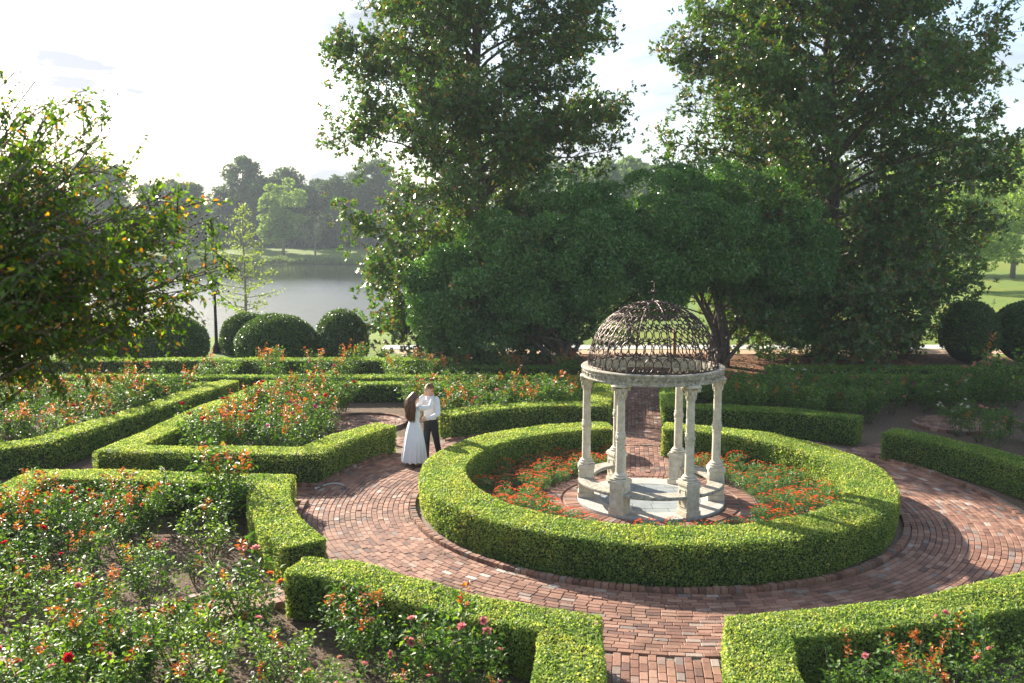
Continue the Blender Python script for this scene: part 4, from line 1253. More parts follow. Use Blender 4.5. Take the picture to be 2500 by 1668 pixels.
# ---------------------------------------------------------------- lamps and post
def lamp_post(loc, label):
    root = empty('lamp_post', loc, label=label, cat='lamp post', group='black lamp posts')
    MB().lathe([(.0, 0), (.24, 0), (.24, .06), (.20, .10), (.17, .20), (.20, .26), (.15, .36), (.10, .46), (.07, .56), (.085, .60), (.07, .64)], 16).build('base', M['lamp_black'], root)
    MB().lathe([(.075, .6), (.066, 1.6), (.056, 2.62), (.09, 2.66), (.09, 2.70), (.05, 2.74)], 12).build('pole', M['lamp_black'], root)
    lan = MB().lathe([(.0, 3.36), (.03, 3.34), (.02, 3.28), (.10, 3.24), (.26, 3.12), (.27, 3.10), (.20, 3.10)], 12).build('lantern_roof', M['lamp_black'], root)
    MB().lathe([(.10, 2.76), (.19, 3.10)], 12).build('lantern_glass', M['lamp_glass'], root)
    fr = MB()
    for k in range(4):
        t = k * PI / 2 + .4
        fr.tube([(.105 * math.cos(t), .105 * math.sin(t), 2.75), (.20 * math.cos(t), .20 * math.sin(t), 3.10)], .012, 4)
    fr.lathe([(.06, 2.72), (.12, 2.74), (.12, 2.77), (.09, 2.77)], 12).build('lantern_frame', M['lamp_black'], root)
lamp_post((-13.08, 40, -.06), 'black lamp post standing in front of the lake between the topiary domes')
lamp_post((5.76, 44.2, -.02), 'black lamp post on the lawn seen through the iron dome')
pw = MB().box((0, 0, .55), (.14, .14, 1.1)).box((0, 0, 1.115), (.18, .18, .03)).build('wooden_post', M['wood'], None, flat=True, loc=(7.05, 39.2, 0))
tag(pw, 'square tan wooden post behind the dome by the concrete walk', 'post')

# ---------------------------------------------------------------- far shore, woods, lone trees
def leafy_tree(name, loc, H, R, seed, label, mat, group=None, trunk_h=.3, nleaf=5000, leaf=(.35, .24), bark='bark_grey', nclump=40, cr=(.9, 1.9), cat='tree'):
    r = np.random.default_rng(seed)
    root = empty(name, loc, label=label, cat=cat, group=group)
    ch = H * (1 - trunk_h)
    lobes = [(0, 0, H - ch * .5, R, R, ch * .5), (R * .25, 0, H - ch * .38, R * .75, R * .75, ch * .38), (-R * .3, 0, H - ch * .62, R * .75, R * .8, ch * .36)]
    (v, f), c = clump_crown(r, lobes, nclump, leaf, nleaf, cr)
    obj('crown', mesh(name + '_crown', v, f, M[mat]), root)
    w = MB(); w.tube([(0, 0, 0), (.1, 0, H * .4), (0, 0, H * .85)], [H * .022, H * .015, H * .004], 8)
    for k in range(14):
        i_ = r.integers(len(c)); z = r.uniform(trunk_h * .9, .7) * H
        w.tube(bez(np.array([0, 0, z]), np.array([c[i_][0] * .4, c[i_][1] * .4, max(z, c[i_][2] * .9)]), c[i_], 5), np.linspace(H * .008, H * .002, 5), 5)
    w.build('trunk', M[bark], root)
    return root
leafy_tree('maple_tree', (-56.5, 226, float(ground_z(-56.5, 226))), 18.0, 5.3, 41, 'sunlit pale green maple standing alone on the far lake shore', 'maple', trunk_h=.20, nleaf=9000, leaf=(.55, .42), nclump=70, cr=(.9, 1.7))
leafy_tree('bare_tree', (-46.2, 214.5, float(ground_z(-46.2, 214.5))), 11.5, 4.0, 42, 'small thin leaved tree leaning near the far water edge', 'reed', trunk_h=.3, nleaf=700, leaf=(.35, .2), nclump=30)
# young sparse tree by the near shore: whorled light branches
r = np.random.default_rng(43)
yt = empty('young_tree', (-16.6, 56.5, float(ground_z(-16.6, 56.5))), label='slender young tree with sparse pale leaves beside the lake', cat='tree')
w = MB(); w.tube([(0, 0, 0), (.05, 0, 3), (0, 0, 8.6)], [.11, .08, .015], 7)
tp = []
for k in range(46):
    z = 1.4 + 7.0 * (k / 46); a_ = k * 2.4; ln = np.interp(z, [1.4, 2.6, 5, 8.6], [1.2, 2.3, 1.5, .25]) * r.uniform(.7, 1.15)
    P = bez(np.array([0, 0, z]), np.array([ln * .5 * math.cos(a_), ln * .5 * math.sin(a_), z + .12]), np.array([ln * math.cos(a_), ln * math.sin(a_), z + .25 * ln - .1]), 6)
    w.tube(P, np.linspace(.028, .006, 6), 4)
    n = int(26 * ln) + 6
    t = r.uniform(.25, 1.05, n)
    tp.append(np.stack([np.interp(t, np.linspace(0, 1, 6), P[:, i_]) for i_ in range(3)], 1) + r.normal(0, .10, (n, 3)))
tp = np.vstack(tp); n = len(tp)
w.build('trunk', M['bark_grey'], yt)
v, f = leaves_vf(tp, rdir(n, r), rdir(n, r), .16 * r.uniform(.7, 1.3, n), .10, .2)
obj('crown', mesh('young_tree_crown', v, f, M['young']), yt)

def pine_proto(seed, H):
    r = np.random.default_rng(seed)
    root = empty('pine_tree', (0, 0, 0), label='tall hazy pine in the row on the far lake shore', cat='tree', group='pines on the far shore')
    w = MB(); w.tube([(0, 0, 0), (.2, .1, H * .5), (0, 0, H * .97)], [.40, .28, .08], 7)
    cs = []
    for k in range(17):
        f_ = k / 17; z = H * (.48 + .44 * f_); a_ = k * 2.4 + r.uniform(-.4, .4); ln = (.35 + math.sin(PI * (.12 + .8 * f_)) * .75) * r.uniform(2.6, 4.8)
        e_ = np.array([ln * math.cos(a_), ln * math.sin(a_), z + ln * .25])
        w.tube([(0, 0, z), tuple(e_ * [.5, .5, 1] - [0, 0, .1 * ln]), tuple(e_)], [.14, .09, .03], 5)
        cs.append(e_); cs.append(e_ * [.6, .6, 1] + r.normal(0, .4, 3))
    w.build('trunk', M['bark'], root)
    cs = np.array(cs); n = 5200
    ci = r.integers(len(cs), size=n); dd = rdir(n, r)
    p = cs[ci] + dd * r.uniform(.3, 1.0, n)[:, None] * np.array([1.7, 1.7, 1.1])
    v, f = leaves_vf(p, unit(dd + rdir(n, r)), rdir(n, r), .85 * r.uniform(.6, 1.3, n), .42, .1)
    obj('crown', mesh('pine_crown', v, f, M['pine']), root)
    return root
protos = [pine_proto(50 + k, 20 + 1.3 * k) for k in range(4)]
spots = [(-92, 244), (-84, 238), (-78, 252), (-72, 247), (-66, 240), (-61, 250), (-55.5, 244), (-51, 252), (-46, 243), (-41, 250), (-36, 242), (-31, 250), (-25, 246), (-98, 250), (-106, 243), (-114, 249), (-122, 245)]
for k, (x, y) in enumerate(spots):
    o = protos[k] if k < 4 else copy_tree(protos[k % 4])
    if (x, y) in ((-61, 250), (-66, 240), (-51, 252), (-55.5, 244)): o['label'] = 'tall hazy pine rising right behind the sunlit maple on the far shore'
    o.location = (x, y, float(ground_z(x, y))); s_ = 1 + .10 * math.sin(k * 2.7); o.scale = (s_, s_, s_ * (.9 + .12 * math.sin(k * 5.1))); o.rotation_euler = (0, 0, k * 1.3)

def woods(name, label, x0, x1, y_of, h_of, n, mat, seed, leaf=(1.0, .7), depth=20):
    """far belt of trees that reads as one mass"""
    r = np.random.default_rng(seed)
    nt = int((x1 - x0) / 1.3)
    tx = r.uniform(x0, x1, nt); ty = np.array([y_of(x) for x in tx]) + r.uniform(0, depth, nt); th_ = np.array([h_of(x) for x in tx]) * r.uniform(.68, 1.08, nt); tr = r.uniform(2.6, 4.6, nt)
    k = r.integers(nt, size=n); d = rdir(n, r)
    z = th_[k] * .52 + d[:, 2] * th_[k] * .50
    bump_ = 1 + .28 * wob(d * 4 + k[:, None] * .37, 1.6, 5)
    p = np.column_stack([tx[k] + d[:, 0] * tr[k] * bump_, ty[k] + d[:, 1] * tr[k] * bump_, z]); p[:, 2] += ground_z(p[:, 0], p[:, 1])
    D = unit(d + rdir(n, r)); N = unit(d + rdir(n, r)); s = r.uniform(.6, 1.3, n)
    v, f = chips_vf(p, D, N, leaf[0] * s, leaf[1] * s * 1.3)
    tag(obj(name, mesh(name, v, f, M[mat])), label, 'woods', kind='stuff')
woods('far_woods', 'hazy dark wood closing off the far lake shore', -190, 10, lambda x: 256, lambda x: 13, 90000, 'woods', 61, (1.5, 1.0))
woods('lawn_woods', 'wooded slope beyond the lawn behind the magnolias', 0, 150, lambda x: 150 + 40 * math.sin(x * .03), lambda x: 17, 80000, 'woods', 62, (1.2, .8))
# shrubs and grass on the far bank
r = np.random.default_rng(64); n = 16000
bx = r.uniform(-150, -20, n); by = 207.5 + 3 * np.sin(bx * .06) + np.abs(r.normal(0, 2.2, n)); p = np.column_stack([bx, by, np.maximum(ground_z(bx, by), -1.5) + r.uniform(0, 1.1, n) * (.5 + .5 * np.sin(bx * .5) ** 2)])
v, f = leaves_vf(p, unit(np.array([0, 0, 1.0]) + rdir(n, r) * .7), rdir(n, r), .8 * r.uniform(.5, 1.3, n), .22, .1)
tag(obj('bank_grass', mesh('bank_grass', v, f, M['reed'])), 'pale tall grass growing along the far water edge', 'grass', kind='stuff')
# sunlit trees on the lawn past the second magnolia
for x, y, H, R_c, sd, lb in ((39.8, 80, 9.6, 4.0, 71, 'low light green backlit tree on brown mulch past the second magnolia'), (50.5, 92, 12.5, 4.6, 72, 'taller bright green tree at the edge of the lawn woods'), (44.0, 100, 12.0, 4.5, 73, 'pale green tree half hidden behind the low backlit lawn tree')):
    leafy_tree('lawn_tree', (x, y, float(ground_z(x, y))), H, R_c, sd, lb, 'maple', 'sunlit trees on the lawn', trunk_h=.16, nleaf=11000, leaf=(.30, .21), nclump=80, cr=(.6, 1.1))

# ---------------------------------------------------------------- the speckled tree close by
r = np.random.default_rng(81)
cm_ = empty('crape_myrtle_tree', (-5.2, 6.2, 0), label='blurred tree with yellow and orange leaves and dry seed heads', cat='tree')
base = np.array([-5.2, 6.2, 0.0])
w = MB(); LP, LD, SP, SQ = [], [], [], []
for k in range(4):
    a_ = k * 1.5
    P = bez(np.array([.1 * math.cos(a_), .1 * math.sin(a_), 0]), np.array([.35 * math.cos(a_), .35 * math.sin(a_), 1.8]), np.array([.5 * math.cos(a_) + .3, .5 * math.sin(a_), 3.7]), 8)
    w.tube(P, np.linspace(.10, .05, 8), 7)
def env_ok(p):
    """crown outline: a leaning dome, thinning towards its rim (x, z measured from the trunk foot)"""
    X_ = p[0] + base[0]; Y_ = p[1] + base[1]; Z_ = p[2]
    u = X_ / max(Y_, .1)
    return True
nb_ = 190
for k in range(nb_):
    st = np.array([.35 + .3 * r.normal(), .3 * r.normal(), r.uniform(3.2, 4.1)])
    tgt = np.array([r.uniform(.5, 2.75), r.uniform(-.5, 1.5), 0])
    q_ = (tgt[0] - .9) / 2.1
    lo_, hi_ = 4.15 + .55 * max(q_, 0), 6.95 - 1.75 * np.clip(q_, 0, 1); tgt[2] = lo_ + (hi_ - lo_) * r.random() ** .75
    tgt[0] *= 1 + .06 * tgt[1]
    midp = (st + tgt) / 2 + np.array([0, 0, .35]) + r.normal(0, .12, 3)
    P = bez(st, midp, tgt, 9)
    w.tube(P, np.linspace(.015, .004, 9), 5)
    for q in range(12):
        u = r.uniform(.35, 1.0); pb = np.array([np.interp(u, np.linspace(0, 1, 9), P[:, i_]) for i_ in range(3)])
        dv = unit(unit(tgt - st) * .35 + r.normal(0, .6, 3) + np.array([.15, 0, -.25])); l2 = r.uniform(.15, .42)
        e2 = pb + dv * l2
        w.tube([pb, (pb + e2) / 2 + np.array([0, 0, .03]), e2], [.006, .004, .002], 4)
        n = 23
        t = r.uniform(.1, 1.05, n)[:, None]
        LP.append(pb + (e2 - pb) * t + r.normal(0, .02, (n, 3))); LD.append(unit(dv + r.normal(0, .75, (n, 3)) + np.array([0, 0, -.25])))
        if r.random() < .30:
            (SP if r.random() < .72 else SQ).append(e2 + r.normal(0, .045, (16, 3)) + dv * r.uniform(0, .16, (16, 1)))
w.build('trunk', M['bark'], cm_)
LP = np.vstack(LP); LD = np.vstack(LD); n = len(LP)
v, f = leaves_vf(LP, LD, unit(rdir(n, r) + np.array([0, 0, .8])), .048 * r.uniform(.6, 1.4, n), .027 * r.uniform(.7, 1.2, n), .15, .15)
obj('crown', mesh('myrtle_crown', v, f, M['myrtle']), cm_)
for nm, arr, mt in (('seed_heads', SP, 'seed'), ('pale_seed_heads', SQ, 'seed_pale')):
    arr = np.vstack(arr)
    oct_ = np.array([[1, 0, 0], [-1, 0, 0], [0, 1, 0], [0, -1, 0], [0, 0, 1], [0, 0, -1]]) * .0075
    fo = np.array([[0, 2, 4], [2, 1, 4], [1, 3, 4], [3, 0, 4], [2, 0, 5], [1, 2, 5], [3, 1, 5], [0, 3, 5]])
    V = (arr[:, None] + oct_[None] * r.uniform(.7, 1.4, (len(arr), 1, 1))).reshape(-1, 3)
    F = (fo[None] + np.arange(len(arr))[:, None, None] * 6).reshape(-1, 3)
    obj(nm, mesh(nm, V, F, M[mt]), cm_)

# ---------------------------------------------------------------- roses
def bloom_mesh(kind, seed):
    r = np.random.default_rng(seed); P, D, N, L, W = [], [], [], [], []
    for ring_k, (n, tilt, ln, wd) in enumerate(((6, .25, .052, .050), (6, .65, .048, .046), (5, 1.0, .042, .040), (4, 1.3, .034, .032))):
        for q in range(n):
            t = q * 2 * PI / n + ring_k * .5 + r.normal() * .1
            d = np.array([math.cos(t) * math.cos(tilt), math.sin(t) * math.cos(tilt), math.sin(tilt)])
            P.append([0, 0, 0]); D.append(d); N.append([-math.cos(t) * math.sin(tilt), -math.sin(t) * math.sin(tilt), math.cos(tilt)]); L.append(ln); W.append(wd)
    v, f = leaves_vf(np.array(P, float), np.array(D), np.array(N), np.array(L), np.array(W), .28, -.12)
    return mesh('bloom_' + kind, v, f, M['petal_' + kind])
BLOOM = {k: bloom_mesh(k, i_) for i_, k in enumerate(PET)}

def rose_parts(seed, H, spread, nleaf, shoots, light=False):
    """meshes of a rose bush: canes, foliage, young shoots, and the cane tips"""
    r = np.random.default_rng(seed)
    w = MB(); P, D, N, Ps, Ds, tips = [], [], [], [], [], []
    nc = r.integers(7, 10)
    paths = []
    for k in range(nc):
        a_ = k * 2.4 + r.uniform(-.5, .5); hh = H * r.uniform(.68, 1.08); sp = spread * r.uniform(.35, 1.0)
        e_ = np.array([sp * math.cos(a_), sp * math.sin(a_), hh])
        p = bez(np.array([.05 * math.cos(a_), .05 * math.sin(a_), 0]), np.array([sp * .75 * math.cos(a_), sp * .75 * math.sin(a_), hh * .45]), e_, 8)
        w.tube(p, np.linspace(.010, .004, 8), 5); paths.append(p); tips.append(e_)
        for q in range(3):
            i_ = r.integers(3, 7); dv = unit(np.array([math.cos(a_ + r.uniform(-1.6, 1.6)), math.sin(a_ + r.uniform(-1.6, 1.6)), r.uniform(.5, 1.5)])); l2 = r.uniform(.16, .34) * H
            p2 = np.array([p[i_], p[i_] + dv * l2 * .5, p[i_] + dv * l2 + np.array([0, 0, .03])])
            w.tube(p2, [.006, .005, .003], 4); paths.append(resample(p2, l2 / 5)); tips.append(p2[-1])
    per = max(4, nleaf // len(paths))
    for p in paths:
        n = per
        t = np.clip(r.beta(2.2, 1.25, n), .12, 1.0) if len(p) > 6 else r.uniform(.1, 1, n)
        c = np.stack([np.interp(t, np.linspace(0, 1, len(p)), p[:, i_]) for i_ in range(3)], 1)
        out = rdir(n, r) * np.array([1, 1, .45]); out = unit(out + np.array([0, 0, .2]))
        P.append(c + out * r.uniform(.01, .15, n)[:, None]); D.append(unit(out + rdir(n, r) * .5)); N.append(unit(np.array([0, 0, 1.0]) + rdir(n, r) * .75))
    P, D, N = np.vstack(P), np.vstack(D), np.vstack(N); n = len(P)
    s = r.uniform(.65, 1.3, n)
    v, f = leaves_vf(P, D, N, .066 * s, .042 * s, .16, .15)
    fol = mesh('rose_foliage', v, f, M['rose_leaf_light' if light else 'rose_leaf'])
    sh = None
    if shoots:
        Ps, Ds = [], []
        for ti_, e_ in enumerate(tips):
            if ti_ % 4 or r.random() > shoots * 1.7: continue
            up = unit(np.array([r.normal() * .25, r.normal() * .25, 1.0])); ln = r.uniform(.14, .32)
            n = 24; t = r.uniform(-.2, 1, n)[:, None]
            out = unit(rdir(n, r) * np.array([1, 1, .3]) + np.array([0, 0, .45]))
            Ps.append(e_ + up * ln * t + out * .015); Ds.append(out)
        if Ps:
            Ps, Ds = np.vstack(Ps), np.vstack(Ds); n = len(Ps)
            v, f = leaves_vf(Ps, Ds, unit(np.array([0, 0, 1.0]) + rdir(n, r) * .8), .066 * r.uniform(.6, 1.2, n), .032, .15, .2)
            sh = mesh('rose_shoots', v, f, M['rose_shoot'])
    return w.mesh('rose_canes', M['cane']), fol, sh, np.array(tips)
RP = {}
for k in range(4): RP['orange%d' % k] = rose_parts(200 + k, .95, .36, 680, .5)
for k in range(4): RP['plain%d' % k] = rose_parts(210 + k, .85, .38, 620, .12)
for k in range(3): RP['light%d' % k] = rose_parts(220 + k, .80, .40, 560, .12, True)
for k in range(3): RP['dense%d' % k] = rose_parts(230 + k, .92, .46, 1150, .0 if k else .25)
for k in range(2): RP['small%d' % k] = rose_parts(240 + k, .55, .24, 190, .1)
RN = {'orange': 4, 'plain': 4, 'light': 3, 'dense': 3, 'small': 2}
rr_ = np.random.default_rng(300)
def rose(x, y, kind, bloom, nb, label, group, s=1.0, idx=None):
    k = int(rr_.integers(RN[kind])) if idx is None else idx
    canes, fol, sh, tips = RP[kind + str(k)]
    s = s * rr_.uniform(.88, 1.12); rz = rr_.uniform(0, 6.28)
    o = empty('rose_bush', (x, y, -.006), rz, label=label, cat='rose bush', group=group)
    o.scale = (s, s, s * rr_.uniform(.93, 1.08))
    obj('canes', canes, o); obj('foliage', fol, o)
    if sh: obj('young_shoots', sh, o)['kind'] = 'stuff'
    if nb:
        for t in rr_.permutation(len(tips))[:nb]:
            b = obj('bloom', BLOOM[bloom], o, tuple(tips[t] + np.array([0, 0, .05])), (rr_.normal() * .45, rr_.normal() * .45, rr_.uniform(0, 6)))
            q = rr_.uniform(.9, 1.45); b.scale = (q, q, q)
    return o
def inside(p, poly):
    x, y = p; c = False; n = len(poly)
    for i in range(n):
        x1, y1 = poly[i]; x2, y2 = poly[(i + 1) % n]
        if (y1 > y) != (y2 > y) and x < (x2 - x1) * (y - y1) / (y2 - y1) + x1: c = not c
    return c
def scatter(poly, gap, seed, n=400, avoid=()):
    r = np.random.default_rng(seed); P = np.array(poly); out = []
    for _ in range(3000):
        p = r.uniform(P.min(0), P.max(0))
        if not inside(p, poly): continue
        if any(np.hypot(*(p - np.array(q))) < gap for q in out): continue
        if any(np.hypot(p[0] - a, p[1] - b) < c for a, b, c in avoid): continue
        out.append(tuple(p))
        if len(out) >= n: break
    return out

KIND_TXT = {('orange', 'red'): 'rose bush with orange new shoots and red blooms', ('orange', 'orange'): 'rose bush with orange new shoots and orange blooms', ('orange', 'peach'): 'rose bush with orange new shoots and peach blooms', ('plain', 'red'): 'dark green rose bush with red blooms', ('plain', 'magenta'): 'dark green rose bush with magenta blooms', ('plain', 'pink'): 'dark green rose bush with pink blooms', ('plain', 'white'): 'dark green rose bush with white blooms',
            ('light', 'white'): 'light green rose bush with white blooms', ('light', 'pink'): 'light green rose bush with pale pink blooms', ('light', 'red'): 'light green rose bush with red blooms', ('light', 'orange'): 'light green rose bush with orange blooms', ('dense', 'red'): 'dense bushy rose with red blooms', ('dense', 'pink'): 'dense bushy rose with pale pink blooms', ('dense', 'white'): 'dense bushy rose with white blooms', ('dense', 'magenta'): 'dense bushy rose with magenta blooms', ('dense', 'peach'): 'dense bushy rose with peach blooms',
            ('small', 'white'): 'small thin rose bush with white blooms', ('small', 'pink'): 'small thin rose bush with pink blooms'}
def bed(poly, gap, seed, mix, where, group, s=(.9, 1.1), avoid=(), nbl=(0, 4), n=400):
    r = np.random.default_rng(seed + 5)
    pts = scatter(poly, gap, seed, n, avoid)
    for p in pts:
        kind, bloom = mix[r.integers(len(mix))]
        nb = int(r.integers(nbl[0], nbl[1]))
        txt = KIND_TXT[(kind, bloom)] if nb else KIND_TXT[(kind, bloom)].split(' and ')[0].split(' with ' + bloom)[0].split(' with pale')[0].replace('dense bushy rose', 'dense bushy rose without blooms') if True else ''
        if not nb and 'without' not in txt: txt = txt + ' and no open blooms' if ' with ' in txt else txt + ' without blooms'
        rose(p[0], p[1], kind, bloom, nb, txt + ' ' + where, group, r.uniform(*s))
# the bed inside the hooked hedge (reds and orange shoots at the back, greener and sparser towards the bed path)
bed([(-8.4, 13.4), (-8.3, 16.2), (-6.6, 16.1), (-5.9, 14.6), (-6.2, 12.9)], .62, 1, [('orange', 'red'), ('orange', 'red'), ('orange', 'orange'), ('plain', 'red'), ('plain', 'red')], 'inside the hooked hedge', 'roses inside the hooked hedge', (.75, 1.15), nbl=(1, 7))
bed([(-8.2, 10.3), (-8.3, 13.2), (-6.1, 12.7), (-5.0, 12.45), (-5.5, 11.6)], .66, 2, [('light', 'red'), ('plain', 'red'), ('light', 'pink'), ('light', 'orange'), ('plain', 'red')], 'on the soil by the little bed path', 'roses by the little bed path', (.65, 1.0), nbl=(0, 4))
bed([(-6.4, 14.9), (-6.3, 16.0), (-4.9, 16.0), (-4.95, 15.3)], .66, 3, [('plain', 'red'), ('plain', 'white'), ('light', 'white')], 'against the inner side of the hooked hedge', 'roses inside the hooked hedge', (.85, 1.05), nbl=(0, 2))
rose(-5.05, 15.75, 'orange', 'red', 0, 'tallest rose bush with bare lower canes and orange tips before the hooked hedge', 'roses inside the hooked hedge', 1.38, 1)
rose(-4.85, 14.15, 'light', 'white', 1, 'upright rose bush with a single white bloom on bare soil near the hedge', 'roses inside the hooked hedge', .95, 0)
rose(-4.75, 13.15, 'small', 'pink', 0, 'tiny rose bush with a few leaves on open mulch near the hedge end', 'roses inside the hooked hedge', .8, 1)
rose(-3.75, 12.1, 'small', 'pink', 2, 'thin rose bush with salmon blooms at the start of the little bed path', 'roses by the little bed path', 1.3, 0)
rose(-5.6, 13.3, 'light', 'pink', 2, 'leafy rose bush with shaggy pink blooms at the edge of the open mulch', 'roses inside the hooked hedge', .9, 1)
# the bed inside the near hedge arm
bed([(-5.2, 9.0), (-4.6, 10.9), (-3.55, 11.7), (-2.6, 11.0), (-2.4, 9.0)], .62, 4, [('light', 'pink'), ('light', 'pink'), ('light', 'white'), ('plain', 'pink'), ('light', 'orange')], 'before the near hedge arm', 'roses before the near hedge arm', (.65, .95), nbl=(0, 3), avoid=((-3.0, 10.6, .5),))
bed([(-2.3, 9.0), (-2.2, 10.5), (-.9, 10.0), (.05, 9.6), (.05, 8.9)], .56, 5, [('plain', 'pink'), ('orange', 'peach'), ('plain', 'pink'), ('light', 'pink')], 'against the near hedge arm', 'roses before the near hedge arm', (.65, .9), nbl=(0, 5))
bed([(-6.2, 9.0), (-5.4, 10.3), (-4.4, 11.0), (-3.9, 10.4), (-4.4, 9.0)], .48, 14, [('light', 'pink'), ('light', 'orange'), ('plain', 'red'), ('light', 'pink')], 'crowding the little bed path', 'roses by the little bed path', (.8, 1.1), nbl=(0, 3))
rose(-.75, 9.75, 'plain', 'pink', 5, 'rose bush lifting large pale pink blooms above the near hedge arm', 'roses before the near hedge arm', 1.12, 2)
rose(-2.0, 11.0, 'plain', 'red', 1, 'rose bush with dark leaves tight against the near hedge arm', 'roses before the near hedge arm', .85, 3)
# the bed wrapped by the other near hedge arm
bed([(3.5, 8.9), (3.6, 9.7), (6.6, 10.3), (6.6, 8.9)], .62, 6, [('plain', 'pink'), ('dense', 'pink'), ('plain', 'pink'), ('dense', 'peach'), ('orange', 'peach')], 'beside the near path', 'roses beside the near path', (.75, .95), nbl=(1, 7))
# dense red bed left of the couple
bed([(-7.5, 19.7), (-7.2, 24.5), (-6.6, 27.4), (-4.8, 27.0), (-5.1, 24.0), (-4.6, 21.6), (-4.8, 19.6)], .68, 7, [('orange', 'red'), ('orange', 'red'), ('orange', 'red'), ('dense', 'red'), ('plain', 'red'), ('plain', 'magenta')], 'inside the zigzag hedge', 'roses inside the zigzag hedge', (1.0, 1.25), nbl=(1, 5))
# behind the couple
bed([(-3.1, 26.0), (-3.2, 27.6), (1.9, 27.6), (1.6, 25.0), (-.6, 24.2), (-2.3, 23.3)], .72, 8, [('dense', 'peach'), ('orange', 'orange'), ('orange', 'peach'), ('dense', 'pink'), ('dense', 'white')], 'in the bed behind the couple', 'roses behind the couple', (.9, 1.15), nbl=(0, 4))
# bed of white and orange roses beyond the long angled hedge
bed([(-14.5, 20.0), (-14.5, 27.4), (-9.6, 27.4), (-10.6, 22.0), (-11.3, 20.0)], .80, 9, [('orange', 'red'), ('orange', 'orange'), ('dense', 'white'), ('light', 'white'), ('orange', 'peach'), ('plain', 'red')], 'beyond the long angled hedge', 'roses beyond the long angled hedge', (1.0, 1.25), nbl=(1, 5))
# back border under the topiaries
bed([(-10.5, 30.6), (-10.5, 32.5), (2.2, 32.3), (2.2, 30.6)], 1.1, 10, [('orange', 'orange'), ('light', 'white'), ('orange', 'peach')], 'below the dark back hedge', 'roses in the border below the dark hedge', (.9, 1.2), nbl=(0, 2), n=16)
# shaded bed past the gazebo
bed([(5.4, 24.7), (5.7, 27.6), (15.6, 27.6), (14.2, 25.9), (10.5, 26.0), (9.4, 23.4), (7.2, 24.4)], .70, 11, [('dense', 'magenta'), ('dense', 'white'), ('dense', 'pink'), ('plain', 'pink'), ('plain', 'magenta'), ('dense', 'pink')], 'in the shaded bed past the gazebo', 'roses in the shaded bed', (1.0, 1.25), nbl=(0, 4))
bed([(12.0, 20.8), (11.4, 22.6), (13.9, 23.2), (14.0, 20.0)], .75, 12, [('dense', 'pink'), ('dense', 'magenta'), ('plain', 'pink')], 'beside the shaded brick circle', 'roses in the shaded bed', (.8, 1.0), nbl=(1, 4))
rose(11.55, 23.2, 'dense', 'white', 10, 'rose bush covered in small white blooms before the shaded brick circle', 'roses in the shaded bed', .85, 1)
rose(14.2, 26.4, 'plain', 'pink', 4, 'tall leggy rose bush with pink blooms above the shaded back hedge', 'roses in the shaded bed', 1.85, 2)

# ---------------------------------------------------------------- bedding flowers inside the ring
def zinnia_parts(seed):
    r = np.random.default_rng(seed)
    n = 420
    p = rdir(n, r) * np.array([.22, .22, .16]) * r.uniform(.4, 1, n)[:, None] + np.array([0, 0, .15]); p[:, 2] = np.maximum(p[:, 2], .01)
    v, f = leaves_vf(p, unit(rdir(n, r) + np.array([0, 0, .4])), unit(rdir(n, r) + np.array([0, 0, .8])), .075 * r.uniform(.6, 1.2, n), .016, .1, .1)
    fol = mesh('bedding_foliage', v, f, M['zinnia_leaf'])
    out = []
    for dens in (34, 14):
        k = dens; c = rdir(k, r) * np.array([.22, .22, .10]); c[:, 2] = np.abs(c[:, 2]) + .24
        P = np.repeat(c, 7, 0); t = np.tile(np.arange(7) * 2 * PI / 7, k) + np.repeat(r.uniform(0, 6, k), 7)
        D = np.stack([np.cos(t), np.sin(t), np.full(len(t), .25)], 1)
        v, f = leaves_vf(P, D, np.tile([0, 0, 1.0], (len(P), 1)), .027, .018, .1, .0)
        out.append(mesh('bedding_blooms', v, f, M['zinnia']))
    return fol, out
ZP = [zinnia_parts(400 + k) for k in range(4)]
zr = np.random.default_rng(410); zpts = []
for _ in range(4000):
    rad, t = math.sqrt(zr.uniform(2.16 ** 2, 3.45 ** 2)), zr.uniform(0, 2 * PI)
    p = C0 + rad * np.array([math.cos(t), math.sin(t)])
    ax = p - C0; along = ax @ AX; lat = abs(ax @ np.array([AX[1], -AX[0]]))
    if along > 0 and lat < .78: continue
    if 205 < math.degrees(t) < 330 and rad > 2.9: pass
    if any(np.hypot(*(p - q)) < .34 for q in zpts): continue
    zpts.append(p)
for k, p in enumerate(zpts):
    fol, fl = ZP[k % 4]
    fl_k = 0 if wob(np.array([[p[0], p[1], 0]]), 1.1, 77)[0] > -.15 else 1
    o = empty('bedding_plant', (p[0], p[1], -.006), zr.uniform(0, 6), label='bushy orange flowering bedding plant inside the hedge ring' if fl_k == 0 else 'mostly green bedding plant with few orange flowers inside the hedge ring', cat='flower', group='orange bedding flowers' if fl_k == 0 else 'greener bedding plants')
    s_ = zr.uniform(.8, 1.15); o.scale = (s_, s_, s_ * zr.uniform(.85, 1.2))
    obj('foliage', fol, o); obj('blooms', fl[fl_k], o)['kind'] = 'stuff'

hose = MB().tube(bez(np.array([-3.95, 18.22, .05]), np.array([-3.7, 18.55, .09]), np.array([-3.45, 18.3, .055]), 10), .016, 7)
hose.tube([(-3.95, 18.22, .05), (-4.02, 18.12, .05), (-3.98, 18.05, .05)], .018, 7)
tag(hose.build('garden_hose', M['concrete'], None), 'short pale hose end curled on the path at the zigzag hedge corner', 'hose')

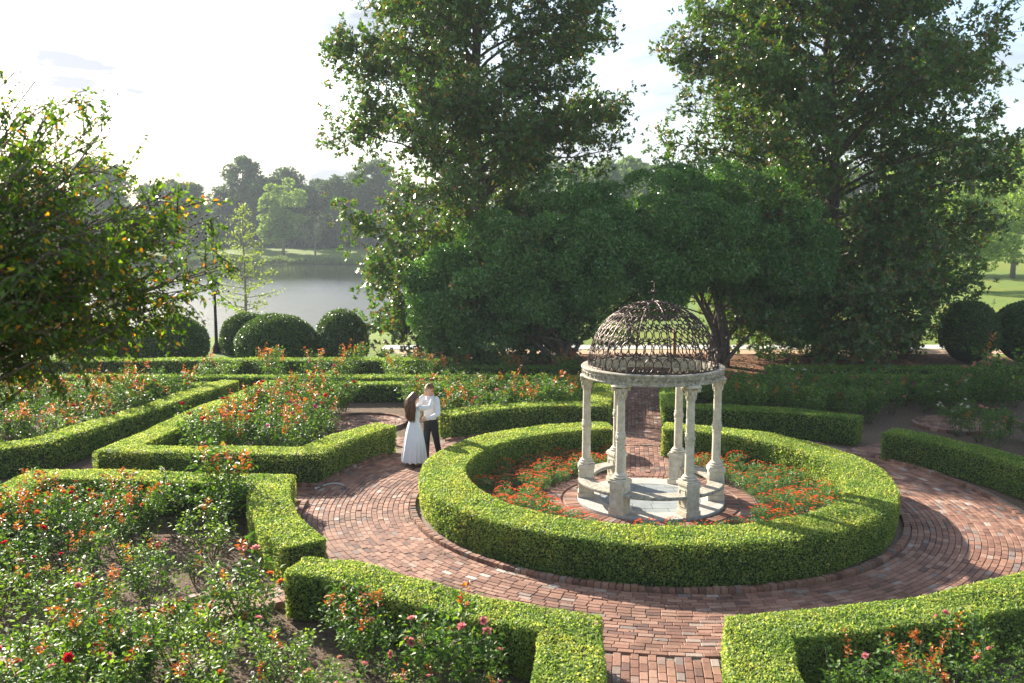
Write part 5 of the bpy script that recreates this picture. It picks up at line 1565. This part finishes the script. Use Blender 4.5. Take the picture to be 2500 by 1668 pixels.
# ---------------------------------------------------------------- mulch chips and dry leaves on the beds
r = np.random.default_rng(500); n = 26000
px = r.uniform(-10, 8, n); py = 9 + 9 * r.random(n) ** 1.4
rc = np.hypot(px - C0[0], py - C0[1])
ok = (rc > 7.5) & ~((np.abs(px - (C0[0] + (py - C0[1]) * AX[0] / AX[1])) < .75)); px, py = px[ok], py[ok]; n = len(px)
p = np.column_stack([px, py, np.full(n, .0) + r.uniform(0, .012, n)])
v, f = leaves_vf(p, unit(rdir(n, r) * np.array([1, 1, .25])), unit(rdir(n, r) * .4 + np.array([0, 0, 1])), .05 * r.uniform(.4, 1.5, n), .018 * r.uniform(.5, 1.5, n), .1, 0)
tag(obj('mulch_chips', mesh('mulch_chips', v, f, M['mulch_chip'])), 'loose bark mulch and dry leaves on the rose beds', 'mulch', kind='stuff')
r = np.random.default_rng(501); n = 1500
px = r.uniform(-5, 20, n); py = r.uniform(33.8, 39.4, n); p = np.column_stack([px, py, r.uniform(.0, .03, n)])
v, f = leaves_vf(p, unit(rdir(n, r) * np.array([1, 1, .25])), unit(rdir(n, r) * .4 + np.array([0, 0, 1])), .19 * r.uniform(.6, 1.2, n), .08, .2, 0)
tag(obj('fallen_leaves', mesh('fallen_leaves', v, f, M['mulch_chip'])), 'fallen magnolia leaves on the ground under the big trees', 'leaves', kind='stuff')

r = np.random.default_rng(502); n = 420
t_ = r.uniform(0, 2 * PI, n); rd_ = np.where(r.random(n) < .6, 4.62 + np.abs(r.normal(0, .12, n)), r.uniform(4.65, 6.6, n))
p = np.column_stack([C0[0] + rd_ * np.cos(t_), C0[1] + rd_ * np.sin(t_), np.full(n, .048)])
v, f = leaves_vf(p, unit(rdir(n, r) * np.array([1, 1, .12])), unit(rdir(n, r) * .3 + np.array([0, 0, 1])), .055 * r.uniform(.4, 1.5, n), .025, .15, 0)
tag(obj('stray_leaves', mesh('stray_leaves', v, f, M['mulch_chip'])), 'dry leaves and clippings scattered on the circular brick path', 'leaves', kind='stuff')

# ---------------------------------------------------------------- air
hz = MB().box((0, 190, 15.5), (860, 460, 41)).build('haze', None, None, flat=True)
hm_ = bpy.data.materials.new('haze_air'); hm_.use_nodes = True
hn, hl = hm_.node_tree.nodes, hm_.node_tree.links
hn.clear()
ho = hn.new('ShaderNodeOutputMaterial'); pv = hn.new('ShaderNodeVolumePrincipled')
pv.inputs['Color'].default_value = (.82, .92, 1.0, 1); pv.inputs['Density'].default_value = .0005; pv.inputs['Anisotropy'].default_value = .0
hl.new(pv.outputs['Volume'], ho.inputs['Volume'])
hz.data.materials.append(hm_)
tag(hz, 'thin bright haze in the air over garden and lake', 'haze', kind='stuff')
